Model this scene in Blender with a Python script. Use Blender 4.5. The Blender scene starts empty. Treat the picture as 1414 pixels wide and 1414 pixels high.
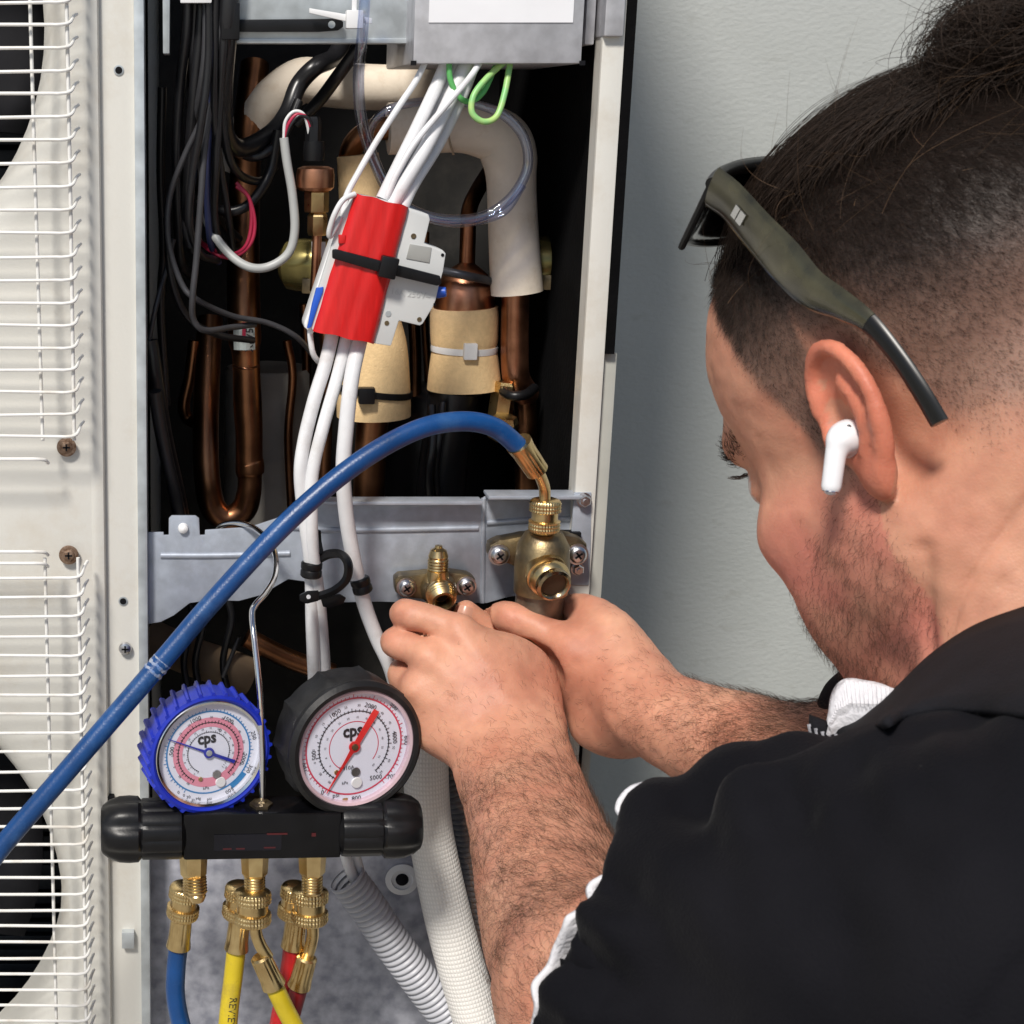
import bpy, bmesh, math, random
import numpy as np
from mathutils import Vector, Matrix
random.seed(7)
np.random.seed(7)
scene = bpy.context.scene
COL = scene.collection
R = math.radians

# ---------------------------------------------------------------- camera, sky, sun, exposure
F, CX, CY, TH = 2200.0, 260.0, 707.0, R(14.08)
CAM = Vector((0.0, -0.97, 0.95))
cd = bpy.data.cameras.new('camera')
cam = bpy.data.objects.new('camera', cd)
COL.objects.link(cam)
cam.location = CAM
cam.rotation_euler = (math.pi / 2 - TH, 0, 0)
cd.sensor_width = 36
cd.lens = 36 * F / 1414
cd.shift_x = (707 - CX) / 1414
cd.clip_start, cd.clip_end = 0.02, 500
cd.dof.use_dof = True
cd.dof.focus_distance = 0.93
cd.dof.aperture_fstop = 36
scene.camera = cam

SUN_AZ, SUN_EL = R(-27), R(48)          # azimuth from the camera's back (-Y), negative = from the left
sun_dir = Vector((math.sin(SUN_AZ) * math.cos(SUN_EL), -math.cos(SUN_AZ) * math.cos(SUN_EL), math.sin(SUN_EL)))
world = bpy.data.worlds.new('World')
scene.world = world
world.use_nodes = True
wn = world.node_tree.nodes
sky = wn.new('ShaderNodeTexSky')
sky.sky_type = 'NISHITA'
sky.sun_disc = False
sky.sun_elevation = SUN_EL
sky.sun_rotation = math.atan2(sun_dir.x, sun_dir.y)
wn['Background'].inputs[1].default_value = 0.066
world.node_tree.links.new(sky.outputs[0], wn['Background'].inputs[0])
ld = bpy.data.lights.new('sun', 'SUN')
ld.energy = 3.3
ld.angle = R(10)
ld.color = (1.0, 0.95, 0.88)
sun = bpy.data.objects.new('sun', ld)
COL.objects.link(sun)
sun.rotation_euler = (-sun_dir).to_track_quat('-Z', 'Y').to_euler()
sun.location = (0, -3, 4)
vs = scene.view_settings
vs.view_transform, vs.look, vs.gamma = 'Standard', 'None', 1.0
vs.exposure = 0.30
scene.cycles.use_denoising = True
scene.cycles.max_bounces = 8
scene.cycles.transparent_max_bounces = 16

# ---------------------------------------------------------------- helpers
FW = Vector((0, math.cos(TH), -math.sin(TH)))
UP = Vector((0, math.sin(TH), math.cos(TH)))
RT = Vector((1, 0, 0))

def ray(px, py):
    return FW + RT * ((px - CX) / F) + UP * ((CY - py) / F)
def P(px, py, Y):                      # where the sight line of a photo point meets the upright plane y = Y
    d = ray(px, py)
    return CAM + d * ((Y - CAM.y) / d.y)
def Q(px, py, depth):
    return CAM + ray(px, py) * depth
def S(px, py, Y):                      # metres per photo pixel there
    return (Y - CAM.y) / ray(px, py).y / F

def node_mat(name):
    m = bpy.data.materials.new(name)
    m.use_nodes = True
    nt = m.node_tree
    return m, nt, nt.nodes['Principled BSDF']
def mat(name, col, rough=0.5, metal=0.0, var=0.12, vscale=30.0, bump=0.0, bscale=300.0, coat=0.0, col2=None, detail=4, spec=0.5,
        rvar=0.0, sss=0.0, dirt=None, dscale=8.0, stretch=None):
    m, nt, b = node_mat(name)
    N, L = nt.nodes.new, nt.links.new
    tc = N('ShaderNodeTexCoord')
    src = tc.outputs['Object']
    if stretch:
        mp = N('ShaderNodeMapping')
        mp.inputs['Scale'].default_value = stretch
        L(src, mp.inputs[0])
        src = mp.outputs[0]
    nz = N('ShaderNodeTexNoise')
    nz.inputs['Scale'].default_value = vscale
    nz.inputs['Detail'].default_value = detail
    L(src, nz.inputs['Vector'])
    rp = N('ShaderNodeValToRGB')
    c = Vector(col)
    c2 = Vector(col2) if col2 else c * (1 - 2 * var)
    rp.color_ramp.elements[0].position, rp.color_ramp.elements[1].position = 0.32, 0.68
    rp.color_ramp.elements[0].color = (*c2, 1)
    rp.color_ramp.elements[1].color = (*[min(1, x * (1 + (0 if col2 else var))) for x in c], 1)
    L(nz.outputs['Fac'], rp.inputs[0])
    out = rp.outputs[0]
    if dirt:
        n2 = N('ShaderNodeTexNoise')
        n2.inputs['Scale'].default_value = dscale
        n2.inputs['Detail'].default_value = 8
        n2.inputs['Roughness'].default_value = 0.7
        L(tc.outputs['Object'], n2.inputs['Vector'])
        r2 = N('ShaderNodeValToRGB')
        r2.color_ramp.elements[0].position, r2.color_ramp.elements[1].position = 0.52, 0.75
        L(n2.outputs['Fac'], r2.inputs[0])
        mx = N('ShaderNodeMix')
        mx.data_type = 'RGBA'
        mx.inputs[7].default_value = (*dirt, 1)
        L(r2.outputs[0], mx.inputs[0])
        L(out, mx.inputs[6])
        out = mx.outputs[2]
    L(out, b.inputs['Base Color'])
    b.inputs['Roughness'].default_value = rough
    b.inputs['Metallic'].default_value = metal
    b.inputs['Specular IOR Level'].default_value = spec
    if coat:
        b.inputs['Coat Weight'].default_value = coat
        b.inputs['Coat Roughness'].default_value = 0.15
    if sss:
        b.inputs['Subsurface Weight'].default_value = sss
        b.inputs['Subsurface Radius'].default_value = (0.01, 0.004, 0.002)
        b.inputs['Subsurface Scale'].default_value = 0.4
    if rvar:
        mr = N('ShaderNodeMapRange')
        mr.inputs[3].default_value, mr.inputs[4].default_value = max(0.02, rough - rvar), min(1, rough + rvar)
        L(nz.outputs['Fac'], mr.inputs[0])
        L(mr.outputs[0], b.inputs['Roughness'])
    if bump:
        nb = N('ShaderNodeTexNoise')
        nb.inputs['Scale'].default_value = bscale
        nb.inputs['Detail'].default_value = 3
        L(src, nb.inputs['Vector'])
        bp = N('ShaderNodeBump')
        bp.inputs['Strength'].default_value = bump
        bp.inputs['Distance'].default_value = 0.002
        L(nb.outputs['Fac'], bp.inputs['Height'])
        L(bp.outputs[0], b.inputs['Normal'])
    return m
def clear_mat(name, tint, gloss=0.9, low=0.045):
    m, nt, b = node_mat(name)
    N, L = nt.nodes.new, nt.links.new
    tr, gl, mx, lw = N('ShaderNodeBsdfTransparent'), N('ShaderNodeBsdfGlossy'), N('ShaderNodeMixShader'), N('ShaderNodeLayerWeight')
    pw, fr = N('ShaderNodeMath'), N('ShaderNodeMapRange')
    tr.inputs[0].default_value = (*tint, 1)
    gl.inputs['Roughness'].default_value = 0.04
    gl.inputs[0].default_value = (gloss, gloss, gloss, 1)
    pw.operation = 'POWER'
    pw.inputs[1].default_value = 4
    lw.inputs[0].default_value = 0.5
    fr.inputs[3].default_value, fr.inputs[4].default_value = low, 0.8
    L(lw.outputs['Facing'], pw.inputs[0]); L(pw.outputs[0], fr.inputs[0])
    L(fr.outputs[0], mx.inputs[0]); L(tr.outputs[0], mx.inputs[1]); L(gl.outputs[0], mx.inputs[2])
    L(mx.outputs[0], nt.nodes['Material Output'].inputs[0])
    nt.nodes.remove(b)
    return m

def catmull(pts, sub=8):
    p = [np.array(q, float) for q in pts]
    p = [2 * p[0] - p[1]] + p + [2 * p[-1] - p[-2]]
    out = []
    for i in range(1, len(p) - 2):
        for k in range(sub):
            t = k / sub
            out.append(0.5 * (2 * p[i] + (p[i + 1] - p[i - 1]) * t + (2 * p[i - 1] - 5 * p[i] + 4 * p[i + 1] - p[i + 2]) * t * t
                              + (3 * p[i] - 3 * p[i + 1] + p[i + 2] - p[i - 1]) * t ** 3))
    out.append(p[-2])
    return out
def frame_of(d, hint=(0, 0, 1)):
    d = Vector(d).normalized()
    h = Vector(hint)
    if abs(d.dot(h)) > 0.95:
        h = Vector((1, 0, 0))
    a = (h - d * h.dot(d)).normalized()
    return a, d.cross(a), d

class MB:
    def __init__(s):
        s.v, s.f, s.uv = [], [], []
    def add(s, vs, fs, uvs=None):
        o = len(s.v)
        s.v += [tuple(v) for v in vs]
        for i, f in enumerate(fs):
            s.f.append(tuple(k + o for k in f))
            s.uv.append(uvs[i] if uvs else [(0, 0)] * len(f))
        return s
    def tube(s, pts, r, n=12, cap=True):
        pts = [Vector(p[:3]) for p in pts]
        m = len(pts)
        rs = r if hasattr(r, '__len__') else [r] * m
        d = (pts[1] - pts[0]).normalized()
        a, b, _ = frame_of(d)
        vs, al = [], 0.0
        als = []
        for i in range(m):
            t = (pts[min(i + 1, m - 1)] - pts[max(i - 1, 0)]).normalized()
            a = (a - t * a.dot(t)).normalized()
            b = t.cross(a)
            if i:
                al += (pts[i] - pts[i - 1]).length
            als.append(al)
            for k in range(n):
                w = 2 * math.pi * k / n
                vs.append(pts[i] + (a * math.cos(w) + b * math.sin(w)) * rs[i])
        fs, uvs = [], []
        for i in range(m - 1):
            for k in range(n):
                k2 = (k + 1) % n
                fs.append((i * n + k, i * n + k2, (i + 1) * n + k2, (i + 1) * n + k))
                uvs.append([(k / n, als[i]), ((k + 1) / n, als[i]), ((k + 1) / n, als[i + 1]), (k / n, als[i + 1])])
        if cap:
            fs.append(tuple(range(n))[::-1]); uvs.append([(0, 0)] * n)
            fs.append(tuple((m - 1) * n + k for k in range(n))); uvs.append([(0, 0)] * n)
        return s.add(vs, fs, uvs)
    def lathe(s, prof, o=(0, 0, 0), d=(0, 0, 1), n=24, mod=None, phase=0.0, cap=True):
        a, b, d = frame_of(d)
        o = Vector(o)
        vs = []
        for j, (r, h) in enumerate(prof):
            for k in range(n):
                w = 2 * math.pi * (k + phase) / n
                rr = r * (mod(w, j, h) if mod else 1)
                vs.append(o + d * h + (a * math.cos(w) + b * math.sin(w)) * rr)
        fs, uvs = [], []
        for j in range(len(prof) - 1):
            for k in range(n):
                k2 = (k + 1) % n
                fs.append((j * n + k, j * n + k2, (j + 1) * n + k2, (j + 1) * n + k))
                uvs.append([(k / n, prof[j][1]), ((k + 1) / n, prof[j][1]), ((k + 1) / n, prof[j + 1][1]), (k / n, prof[j + 1][1])])
        if cap:
            fs.append(tuple(range(n))[::-1]); uvs.append([(0, 0)] * n)
            q = (len(prof) - 1) * n
            fs.append(tuple(q + k for k in range(n))); uvs.append([(0, 0)] * n)
        return s.add(vs, fs, uvs)
    def box(s, c, h, bev=0.0, rot=None):
        bm = bmesh.new()
        bmesh.ops.create_cube(bm, size=2)
        for v in bm.verts:
            v.co = Vector((v.co.x * h[0], v.co.y * h[1], v.co.z * h[2]))
        if bev:
            bmesh.ops.bevel(bm, geom=bm.edges[:], offset=bev, segments=2, profile=0.6, affect='EDGES')
        return s.bm(bm, (Matrix.Translation(Vector(c)) @ (rot.to_4x4() if rot else Matrix.Identity(4))))
    def bm(s, bm, M=None):
        if M is not None:
            bm.transform(M)
        bm.verts.index_update()
        s.add([v.co.copy() for v in bm.verts], [[v.index for v in f.verts] for f in bm.faces])
        bm.free()
        return s
    def prism(s, poly, y0, y1, bev=0.0):           # poly of (x, z), solid from y0 (front) to y1
        bm = bmesh.new()
        vs = [bm.verts.new((x, y0, z)) for x, z in poly]
        f = bm.faces.new(vs)
        bmesh.ops.recalc_face_normals(bm, faces=[f])
        if f.normal.y > 0:
            f.normal_flip()
        ex = bmesh.ops.extrude_face_region(bm, geom=[f])
        for v in [g for g in ex['geom'] if isinstance(g, bmesh.types.BMVert)]:
            v.co.y = y1
        bmesh.ops.recalc_face_normals(bm, faces=bm.faces[:])
        if bev:
            bmesh.ops.bevel(bm, geom=bm.edges[:], offset=bev, segments=2, profile=0.6, affect='EDGES', clamp_overlap=True)
        return s.bm(bm)
    def ring(s, r0, r1, z, a0=0.0, a1=2 * math.pi, n=64):     # flat annulus in the local xy plane
        vs, fs = [], []
        for k in range(n + 1):
            w = a0 + (a1 - a0) * k / n
            vs += [(r0 * math.cos(w), r0 * math.sin(w), z), (r1 * math.cos(w), r1 * math.sin(w), z)]
        for k in range(n):
            fs.append((2 * k, 2 * k + 1, 2 * k + 3, 2 * k + 2))
        return s.add(vs, fs)
    def quad(s, a, b, c, d):
        return s.add([a, b, c, d], [(0, 1, 2, 3)])
    def xf(s, M):
        s.v = [tuple(M @ Vector(v)) for v in s.v]
        return s
    def obj(s, name, material, parent=None, M=None, angle=38, flat=False):
        if M is not None:
            s.xf(M)
        me = bpy.data.meshes.new(name)
        me.from_pydata(s.v, [], s.f)
        uvl = me.uv_layers.new(name='uv')
        flatuv = [c for f in s.uv for u in f for c in u]
        uvl.data.foreach_set('uv', flatuv)
        me.materials.append(material)
        if not flat:
            me.polygons.foreach_set('use_smooth', [True] * len(me.polygons))
            me.set_sharp_from_angle(angle=R(angle))
        return link(name, me, parent)
def link(name, data, parent=None):
    o = bpy.data.objects.new(name, data)
    COL.objects.link(o)
    if parent is not None:
        adopt(o, parent)
    return o
def world_of(o):
    m = o.matrix_basis.copy()
    return world_of(o.parent) @ o.matrix_parent_inverse @ m if o.parent else m
def adopt(o, parent):
    o.parent = parent
    o.matrix_parent_inverse = world_of(parent).inverted()
def thing(name, label, cat, loc=(0, 0, 0), group=None):
    o = bpy.data.objects.new(name, None)
    o.empty_display_size = 0.05
    COL.objects.link(o)
    o.location = loc
    return tag(o, label, cat, group)
def tag(o, label=None, cat=None, group=None, kind=None):
    for k, v in (('label', label), ('category', cat), ('group', group), ('kind', kind)):
        if v:
            o[k] = v
    return o
def path(ctrl, sub=8):                 # [(px, py, Y)] or [(px, py, Y, r_px)] -> world points (+ radii)
    ws, rs = [], []
    for c in ctrl:
        ws.append(P(*c[:3]))
        if len(c) > 3:
            rs.append(c[3] * S(*c[:3]))
    if rs:
        pr = catmull([(*w, r) for w, r in zip(ws, rs)], sub)
        return [q[:3] for q in pr], [max(1e-4, q[3]) for q in pr]
    return catmull(ws, sub), None
def pipe(name, ctrl, rpx, material, parent=None, sub=8, n=14):
    pts, rs = path(ctrl, sub)
    if rs is None:
        rs = [rpx * S(*ctrl[len(ctrl) // 2][:3])] * len(pts)
    return MB().tube(pts, rs, n).obj(name, material, parent)
def poly(pxs, Y):
    return [(P(x, y, Y).x, P(x, y, Y).z) for x, y in pxs]
def text_bm(txt, size, bold=0.0):
    cu = bpy.data.curves.new('print', 'FONT')
    cu.body = txt
    cu.size = size
    cu.align_x, cu.align_y = 'CENTER', 'CENTER'
    cu.offset = bold
    cu.resolution_u = 2
    o = bpy.data.objects.new('print', cu)
    COL.objects.link(o)
    dg = bpy.context.evaluated_depsgraph_get()
    me = o.evaluated_get(dg).to_mesh()
    vs = [v.co.copy() for v in me.vertices]
    fs = [tuple(p.vertices) for p in me.polygons]
    o.evaluated_get(dg).to_mesh_clear()
    bpy.data.objects.remove(o)
    bpy.data.curves.remove(cu)
    return vs, fs
# ---------------------------------------------------------------- materials
M_cream = mat('cream_enamel', (0.66, 0.645, 0.595), 0.42, var=0.02, vscale=6, bump=0.05, bscale=500, dirt=(0.56, 0.51, 0.43), dscale=11)
M_wire = mat('white_coated_wire', (0.78, 0.77, 0.74), 0.38, var=0.03, vscale=40, dirt=(0.55, 0.50, 0.42), dscale=30)
M_galv = mat('galvanised_steel', (0.56, 0.60, 0.62), 0.42, 0.55, var=0.12, vscale=60, rvar=0.1, bump=0.03, bscale=900)
M_blugrey = mat('grey_coated_steel', (0.44, 0.48, 0.55), 0.38, 0.35, var=0.08, vscale=90, bump=0.05, bscale=900, dirt=(0.34, 0.36, 0.40), dscale=25)
M_boxsteel = mat('control_box_steel', (0.60, 0.60, 0.63), 0.38, 0.5, var=0.07, vscale=120, rvar=0.08, bump=0.02, bscale=1500)
M_black = mat('black_foam_and_bay_shade', (0.004, 0.004, 0.0045), 0.95, var=0.2, vscale=30, bump=0.3, bscale=250, spec=0.08)  # foam of the sealing strips; on the bay walls, interior shade put into colour
M_dark = mat('dark_cavity', (0.008, 0.008, 0.010), 0.75, var=0.2, spec=0.15)
M_blackpl = mat('black_plastic', (0.007, 0.007, 0.008), 0.36, var=0.15, vscale=80, bump=0.04, bscale=700, spec=0.3)
M_rubber = mat('black_rubber', (0.011, 0.011, 0.012), 0.5, spec=0.3, var=0.2, vscale=60, bump=0.1, bscale=500, dirt=(0.025, 0.025, 0.025), dscale=30)
M_bwire = mat('black_wire', (0.014, 0.014, 0.016), 0.32, var=0.15)
M_gwire = mat('dark_grey_wire', (0.05, 0.05, 0.055), 0.35, var=0.15)
M_lgwire = mat('light_grey_wire', (0.42, 0.43, 0.42), 0.42, var=0.06)
M_navy = mat('navy_wire', (0.035, 0.045, 0.12), 0.4, var=0.15)
M_redwire = mat('red_wire', (0.40, 0.02, 0.06), 0.4, var=0.1)
M_white = mat('white_plastic', (0.78, 0.78, 0.78), 0.38, var=0.03, vscale=50)
M_cable = mat('white_cable_sheath', (0.74, 0.74, 0.75), 0.36, var=0.04, vscale=60, bump=0.03, bscale=600, dirt=(0.55, 0.52, 0.50), dscale=40)
M_green = mat('green_wire', (0.12, 0.45, 0.13), 0.4, var=0.08)
M_greeny = mat('green_yellow_wire', (0.42, 0.62, 0.20), 0.4, col2=(0.20, 0.55, 0.20), vscale=120)
M_copper = mat('copper', (0.62, 0.29, 0.17), 0.34, 1.0, var=0.0, vscale=45, col2=(0.30, 0.13, 0.07), rvar=0.12, bump=0.03, bscale=200)
M_copdark = mat('tarnished_copper', (0.42, 0.19, 0.09), 0.33, 1.0, vscale=25, col2=(0.12, 0.055, 0.03), rvar=0.12, bump=0.03, bscale=200)
M_brass = mat('brass', (0.78, 0.60, 0.30), 0.30, 1.0, vscale=90, col2=(0.58, 0.41, 0.19), rvar=0.1, bump=0.03, bscale=600)
M_brassd = mat('weathered_brass', (0.36, 0.27, 0.14), 0.42, 0.9, vscale=70, col2=(0.14, 0.11, 0.075), rvar=0.12, bump=0.12, bscale=500)
M_chrome = mat('chrome', (0.80, 0.80, 0.80), 0.14, 1.0, var=0.04, vscale=90)
M_screw = mat('zinc_screw', (0.62, 0.62, 0.64), 0.3, 1.0, var=0.12, vscale=300)
M_rustscrew = mat('rusty_screw', (0.30, 0.21, 0.15), 0.5, 0.6, vscale=400, col2=(0.13, 0.07, 0.04), bump=0.2, bscale=900)
M_foam = mat('cream_pipe_foam', (0.84, 0.74, 0.61), 0.75, var=0.05, vscale=60, bump=0.10, bscale=450, dirt=(0.62, 0.48, 0.34), dscale=22)
M_foamtan = mat('tan_pipe_foam', (0.80, 0.57, 0.30), 0.85, var=0.04, vscale=300, bump=0.22, bscale=800)
M_canister = mat('grey_canister_wrap', (0.30, 0.28, 0.25), 0.7, var=0.15, vscale=20)
M_olive = mat('olive_lacquer', (0.24, 0.20, 0.07), 0.24, 0.7, var=0.15, vscale=40)
M_paper = mat('white_sticker', (0.82, 0.82, 0.84), 0.6, var=0.02)
M_pink = mat('pink_sticker', (0.70, 0.28, 0.50), 0.5, var=0.05)
M_ink = mat('black_ink', (0.02, 0.02, 0.025), 0.6)
M_felt = mat('mottled_grey_panel', (0.50, 0.51, 0.57), 0.6, 0.2, vscale=95, col2=(0.24, 0.25, 0.30), detail=9, bump=0.1, bscale=300)
M_clear = clear_mat('clear_vinyl', (0.78, 0.82, 0.95), 1.0, 0.16)
M_coil = mat('dark_coil', (0.03, 0.035, 0.045), 0.5, 0.4, var=0.2)

# ---------------------------------------------------------------- ground and house wall
def stucco():
    m, nt, b = node_mat('painted_stucco')
    N, L = nt.nodes.new, nt.links.new
    tc = N('ShaderNodeTexCoord')
    n1, n2, n3 = N('ShaderNodeTexNoise'), N('ShaderNodeTexNoise'), N('ShaderNodeTexNoise')
    n1.inputs['Scale'].default_value, n1.inputs['Detail'].default_value = 190, 5
    n2.inputs['Scale'].default_value, n2.inputs['Detail'].default_value = 4, 6
    n3.inputs['Scale'].default_value, n3.inputs['Detail'].default_value = 40, 8
    mp = N('ShaderNodeMapping')
    mp.inputs['Scale'].default_value = (1, 1, 1.5)
    L(tc.outputs['Object'], mp.inputs[0])
    for n in (n1, n2, n3):
        L(mp.outputs[0], n.inputs['Vector'])
    rp = N('ShaderNodeValToRGB')
    rp.color_ramp.elements[0].position, rp.color_ramp.elements[0].color = 0.3, (0.385, 0.40, 0.38, 1)
    rp.color_ramp.elements[1].position, rp.color_ramp.elements[1].color = 0.7, (0.45, 0.465, 0.45, 1)
    L(n2.outputs['Fac'], rp.inputs[0])
    r3 = N('ShaderNodeValToRGB')
    r3.color_ramp.elements[0].position, r3.color_ramp.elements[1].position = 0.63, 0.74
    L(n3.outputs['Fac'], r3.inputs[0])
    mx = N('ShaderNodeMix')
    mx.data_type = 'RGBA'
    mx.inputs[7].default_value = (0.30, 0.30, 0.27, 1)
    mul = N('ShaderNodeMath'); mul.operation = 'MULTIPLY'; mul.inputs[1].default_value = 0.35
    L(r3.outputs[0], mul.inputs[0]); L(mul.outputs[0], mx.inputs[0]); L(rp.outputs[0], mx.inputs[6])
    L(mx.outputs[2], b.inputs['Base Color'])
    b.inputs['Roughness'].default_value = 0.75
    bp = N('ShaderNodeBump')
    bp.inputs['Strength'].default_value, bp.inputs['Distance'].default_value = 0.22, 0.003
    L(n1.outputs['Fac'], bp.inputs['Height']); L(bp.outputs[0], b.inputs['Normal'])
    return m
tag(MB().quad((-30, -40, 0), (30, -40, 0), (30, 0.46, 0), (-30, 0.46, 0)).obj(
    'ground', mat('concrete_paving', (0.34, 0.32, 0.29), 0.85, vscale=3, bump=0.3, bscale=90, dirt=(0.22, 0.20, 0.18))), kind='structure')
wallo = MB().box((0, 0.52, 1.5), (8, 0.1, 1.5)).obj('house_wall', stucco())
tag(wallo, 'pale grey painted stucco wall behind the air conditioner and the man', 'wall')

# ---------------------------------------------------------------- the outdoor unit
ZB, ZT, DEP = 0.07, 1.33, 0.34
unit = thing('air_conditioner', 'cream outdoor air conditioner with wire fan guards and its service bay open', 'air conditioner', (-0.2, 0.15, 0))
def X(px, Y, py=707):
    return P(px, py, Y).x
xg, xs, xe = X(139, 0), X(188, 0), X(203, 0)
XL, XR0, XR1 = -0.86, X(793, 0), X(822, 0)
# front panel with two round fan openings and drawn-in rims
def front_panel():
    bm = bmesh.new()
    holes = [P(-326, 30, 0), P(-285, 1265, 0)]
    n = 64
    mid = (holes[0].z + holes[1].z) / 2
    for hc, z0, z1 in ((holes[0], mid, ZT), (holes[1], ZB, mid)):
        x0, x1 = XL, xg
        Rh = (363 if hc is holes[1] else 378) * (hc - CAM).dot(FW) / F
        rim, out = [], []
        for k in range(n):
            w = 2 * math.pi * k / n
            c, s = math.cos(w), math.sin(w)
            ts = []
            if c > 1e-6: ts.append((x1 - hc.x) / c)
            if c < -1e-6: ts.append((x0 - hc.x) / c)
            if s > 1e-6: ts.append((z1 - hc.z) / s)
            if s < -1e-6: ts.append((z0 - hc.z) / s)
            t = min(ts)
            out.append([hc.x + c * t, hc.z + s * t])
        for qx in (x0, x1):
            for qz in (z0, z1):
                k = min(range(n), key=lambda i: (out[i][0] - qx) ** 2 + (out[i][1] - qz) ** 2)
                out[k] = [qx, qz]
        out = [bm.verts.new((a, 0, b)) for a, b in out]
        prof = [(1.16, 0.0), (1.10, 0.002), (1.05, 0.008), (1.015, 0.02), (1.0, 0.045), (1.0, 0.085)]
        rings = []
        for rr, y in prof:
            rings.append([bm.verts.new((hc.x + math.cos(2 * math.pi * k / n) * Rh * rr, y, hc.z + math.sin(2 * math.pi * k / n) * Rh * rr)) for k in range(n)])
        allr = [out] + rings
        for a, b in zip(allr, allr[1:]):
            for k in range(n):
                bm.faces.new((a[k], b[k], b[(k + 1) % n], a[(k + 1) % n]))
    return bm
pm = MB().bm(front_panel())
hz = [P(-326, 30, 0), P(-285, 1265, 0)]
mid = (hz[0].z + hz[1].z) / 2
pm.box((xg - 0.0028, 0.0051, (ZB + ZT) / 2), (0.0055, 0.0055, (ZT - ZB) / 2), 0.004)
pm.obj('front_panel', M_cream, unit, angle=50)
# recessed corner strip, galvanised edge, cabinet shell
cs = MB().box(((xg + xs) / 2, 0.012, (ZB + ZT) / 2), ((xs - xg) / 2 + 0.004, 0.006, (ZT - ZB) / 2), 0.0012)
cs.obj('corner_panel', M_cream, unit)
MB().box(((xs + xe) / 2 + 0.0004, 0.018, (ZB + ZT) / 2), ((xe - xs) / 2 - 0.0004, 0.015, (ZT - ZB) / 2), 0.0008).obj('bay_edge', M_galv, unit)
MB().box((xs - 0.003, 0.1, (ZB + ZT) / 2), (0.002, 0.07, (ZT - ZB) / 2)).obj('bay_divider', M_black, unit)  # darkness of the bay is put into the near-black wall colour
MB().box((xs - 0.002, 0.26, (ZB + ZT) / 2), (0.003, 0.085, (ZT - ZB) / 2)).obj('bay_divider', M_black, unit)
MB().box(((xe + XR1) / 2, DEP - 0.008, (ZB + ZT) / 2), ((XR1 - xe) / 2 - 0.003, 0.004, (ZT - ZB) / 2 - 0.004)).obj('bay_lining', mat('dusty_back_plate', (0.022, 0.021, 0.020), 0.8, var=0.3, vscale=15, dirt=(0.05, 0.045, 0.04), dscale=20), unit)
MB().box((XR1 - 0.008, 0.165, (ZB + ZT) / 2), (0.003, 0.16, (ZT - ZB) / 2 - 0.004)).obj('bay_lining', M_black, unit)
MB().box(((XL + XR1) / 2, DEP, (ZB + ZT) / 2), ((XR1 - XL) / 2, 0.003, (ZT - ZB) / 2)).obj('back_panel', M_cream, unit)
MB().box((XL - 0.001, DEP / 2, (ZB + ZT) / 2), (0.002, DEP / 2 + 0.002, (ZT - ZB) / 2)).obj('side_panel', M_cream, unit)
MB().box((XR1 - 0.0015, DEP / 2 + 0.004, (ZB + ZT) / 2), (0.0025, DEP / 2 - 0.002, (ZT - ZB) / 2)).obj('side_panel', M_cream, unit)
fl = MB().box(((XR0 + XR1) / 2, 0.004, (ZB + ZT) / 2), ((XR1 - XR0) / 2, 0.003, (ZT - ZB) / 2), 0.0012)
fl.box((XR0 + 0.002, 0.012, (ZB + ZT) / 2), (0.0015, 0.008, (ZT - ZB) / 2 - 0.002))
fl.obj('bay_flange', M_cream, unit)
MB().box(((XL + XR1) / 2, DEP / 2, ZT + 0.012), ((XR1 - XL) / 2 + 0.006, DEP / 2 + 0.008, 0.012), 0.004).obj('top_panel', M_cream, unit)
MB().box(((XL + XR1) / 2, DEP / 2, ZB - 0.012), ((XR1 - XL) / 2, DEP / 2, 0.011), 0.003).obj('base_pan', M_cream, unit)
for fx in (XL + 0.12, XR1 - 0.14):
    MB().box((fx, DEP / 2, (ZB - 0.024) / 2), (0.05, DEP / 2 + 0.02, (ZB - 0.024) / 2), 0.004).obj('foot', M_galv, unit)
# black sealing strip down the outer right edge
zs = P(845, 486, 0.01).z
MB().box((XR1 + 0.003, 0.006, (zs + ZT) / 2), (0.0028, 0.005, (ZT - zs) / 2)).obj('sealing_strip', M_black, unit)
zs2 = P(795, 1075, 0.01).z
MB().box((XR1 + 0.0012, 0.008, (zs2 + P(800, 930, 0.01).z) / 2), (0.0012, 0.005, 0.04)).obj('sealing_strip', M_black, unit)
MB().box((XR1 + 0.0045, 0.012, (ZB + zs) / 2), (0.0045, 0.006, (zs - ZB) / 2), 0.001).obj('side_edge', mat('grey_edge', (0.42, 0.42, 0.38), 0.5, var=0.05), unit)
# fans behind the openings
for hc in hz:
    fn = MB().lathe([(0.052, 0), (0.055, 0.01), (0.05, 0.05), (0.02, 0.065)], (hc.x, 0.13, hc.z), (0, -1, 0), 32).obj('fan', M_dark, unit)
    for k in range(3):
        vs_, fs_ = [], []
        for i in range(9):
            for j in range(7):
                r = 0.05 + 0.108 * j / 6
                w = 2 * math.pi * k / 3 + (i / 8 - 0.5) * 1.35 + 0.25 * j / 6
                vs_.append((hc.x + r * math.cos(w), 0.09 + 0.06 * i / 8, hc.z + r * math.sin(w)))
        for i in range(8):
            for j in range(6):
                fs_.append((i * 7 + j, i * 7 + j + 1, (i + 1) * 7 + j + 1, (i + 1) * 7 + j))
        bl = MB().add(vs_, fs_).obj('fan_blade', M_dark, fn)
        sm = bl.modifiers.new('thick', 'SOLIDIFY'); sm.thickness = 0.003
    coil = MB()
    for k in range(28):
        coil.box((hc.x, 0.21, hc.z - 0.17 + k * 0.0126), (0.19, 0.006, 0.0045), 0.001)
    coil.obj('condenser_coil', M_coil, unit)
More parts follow.
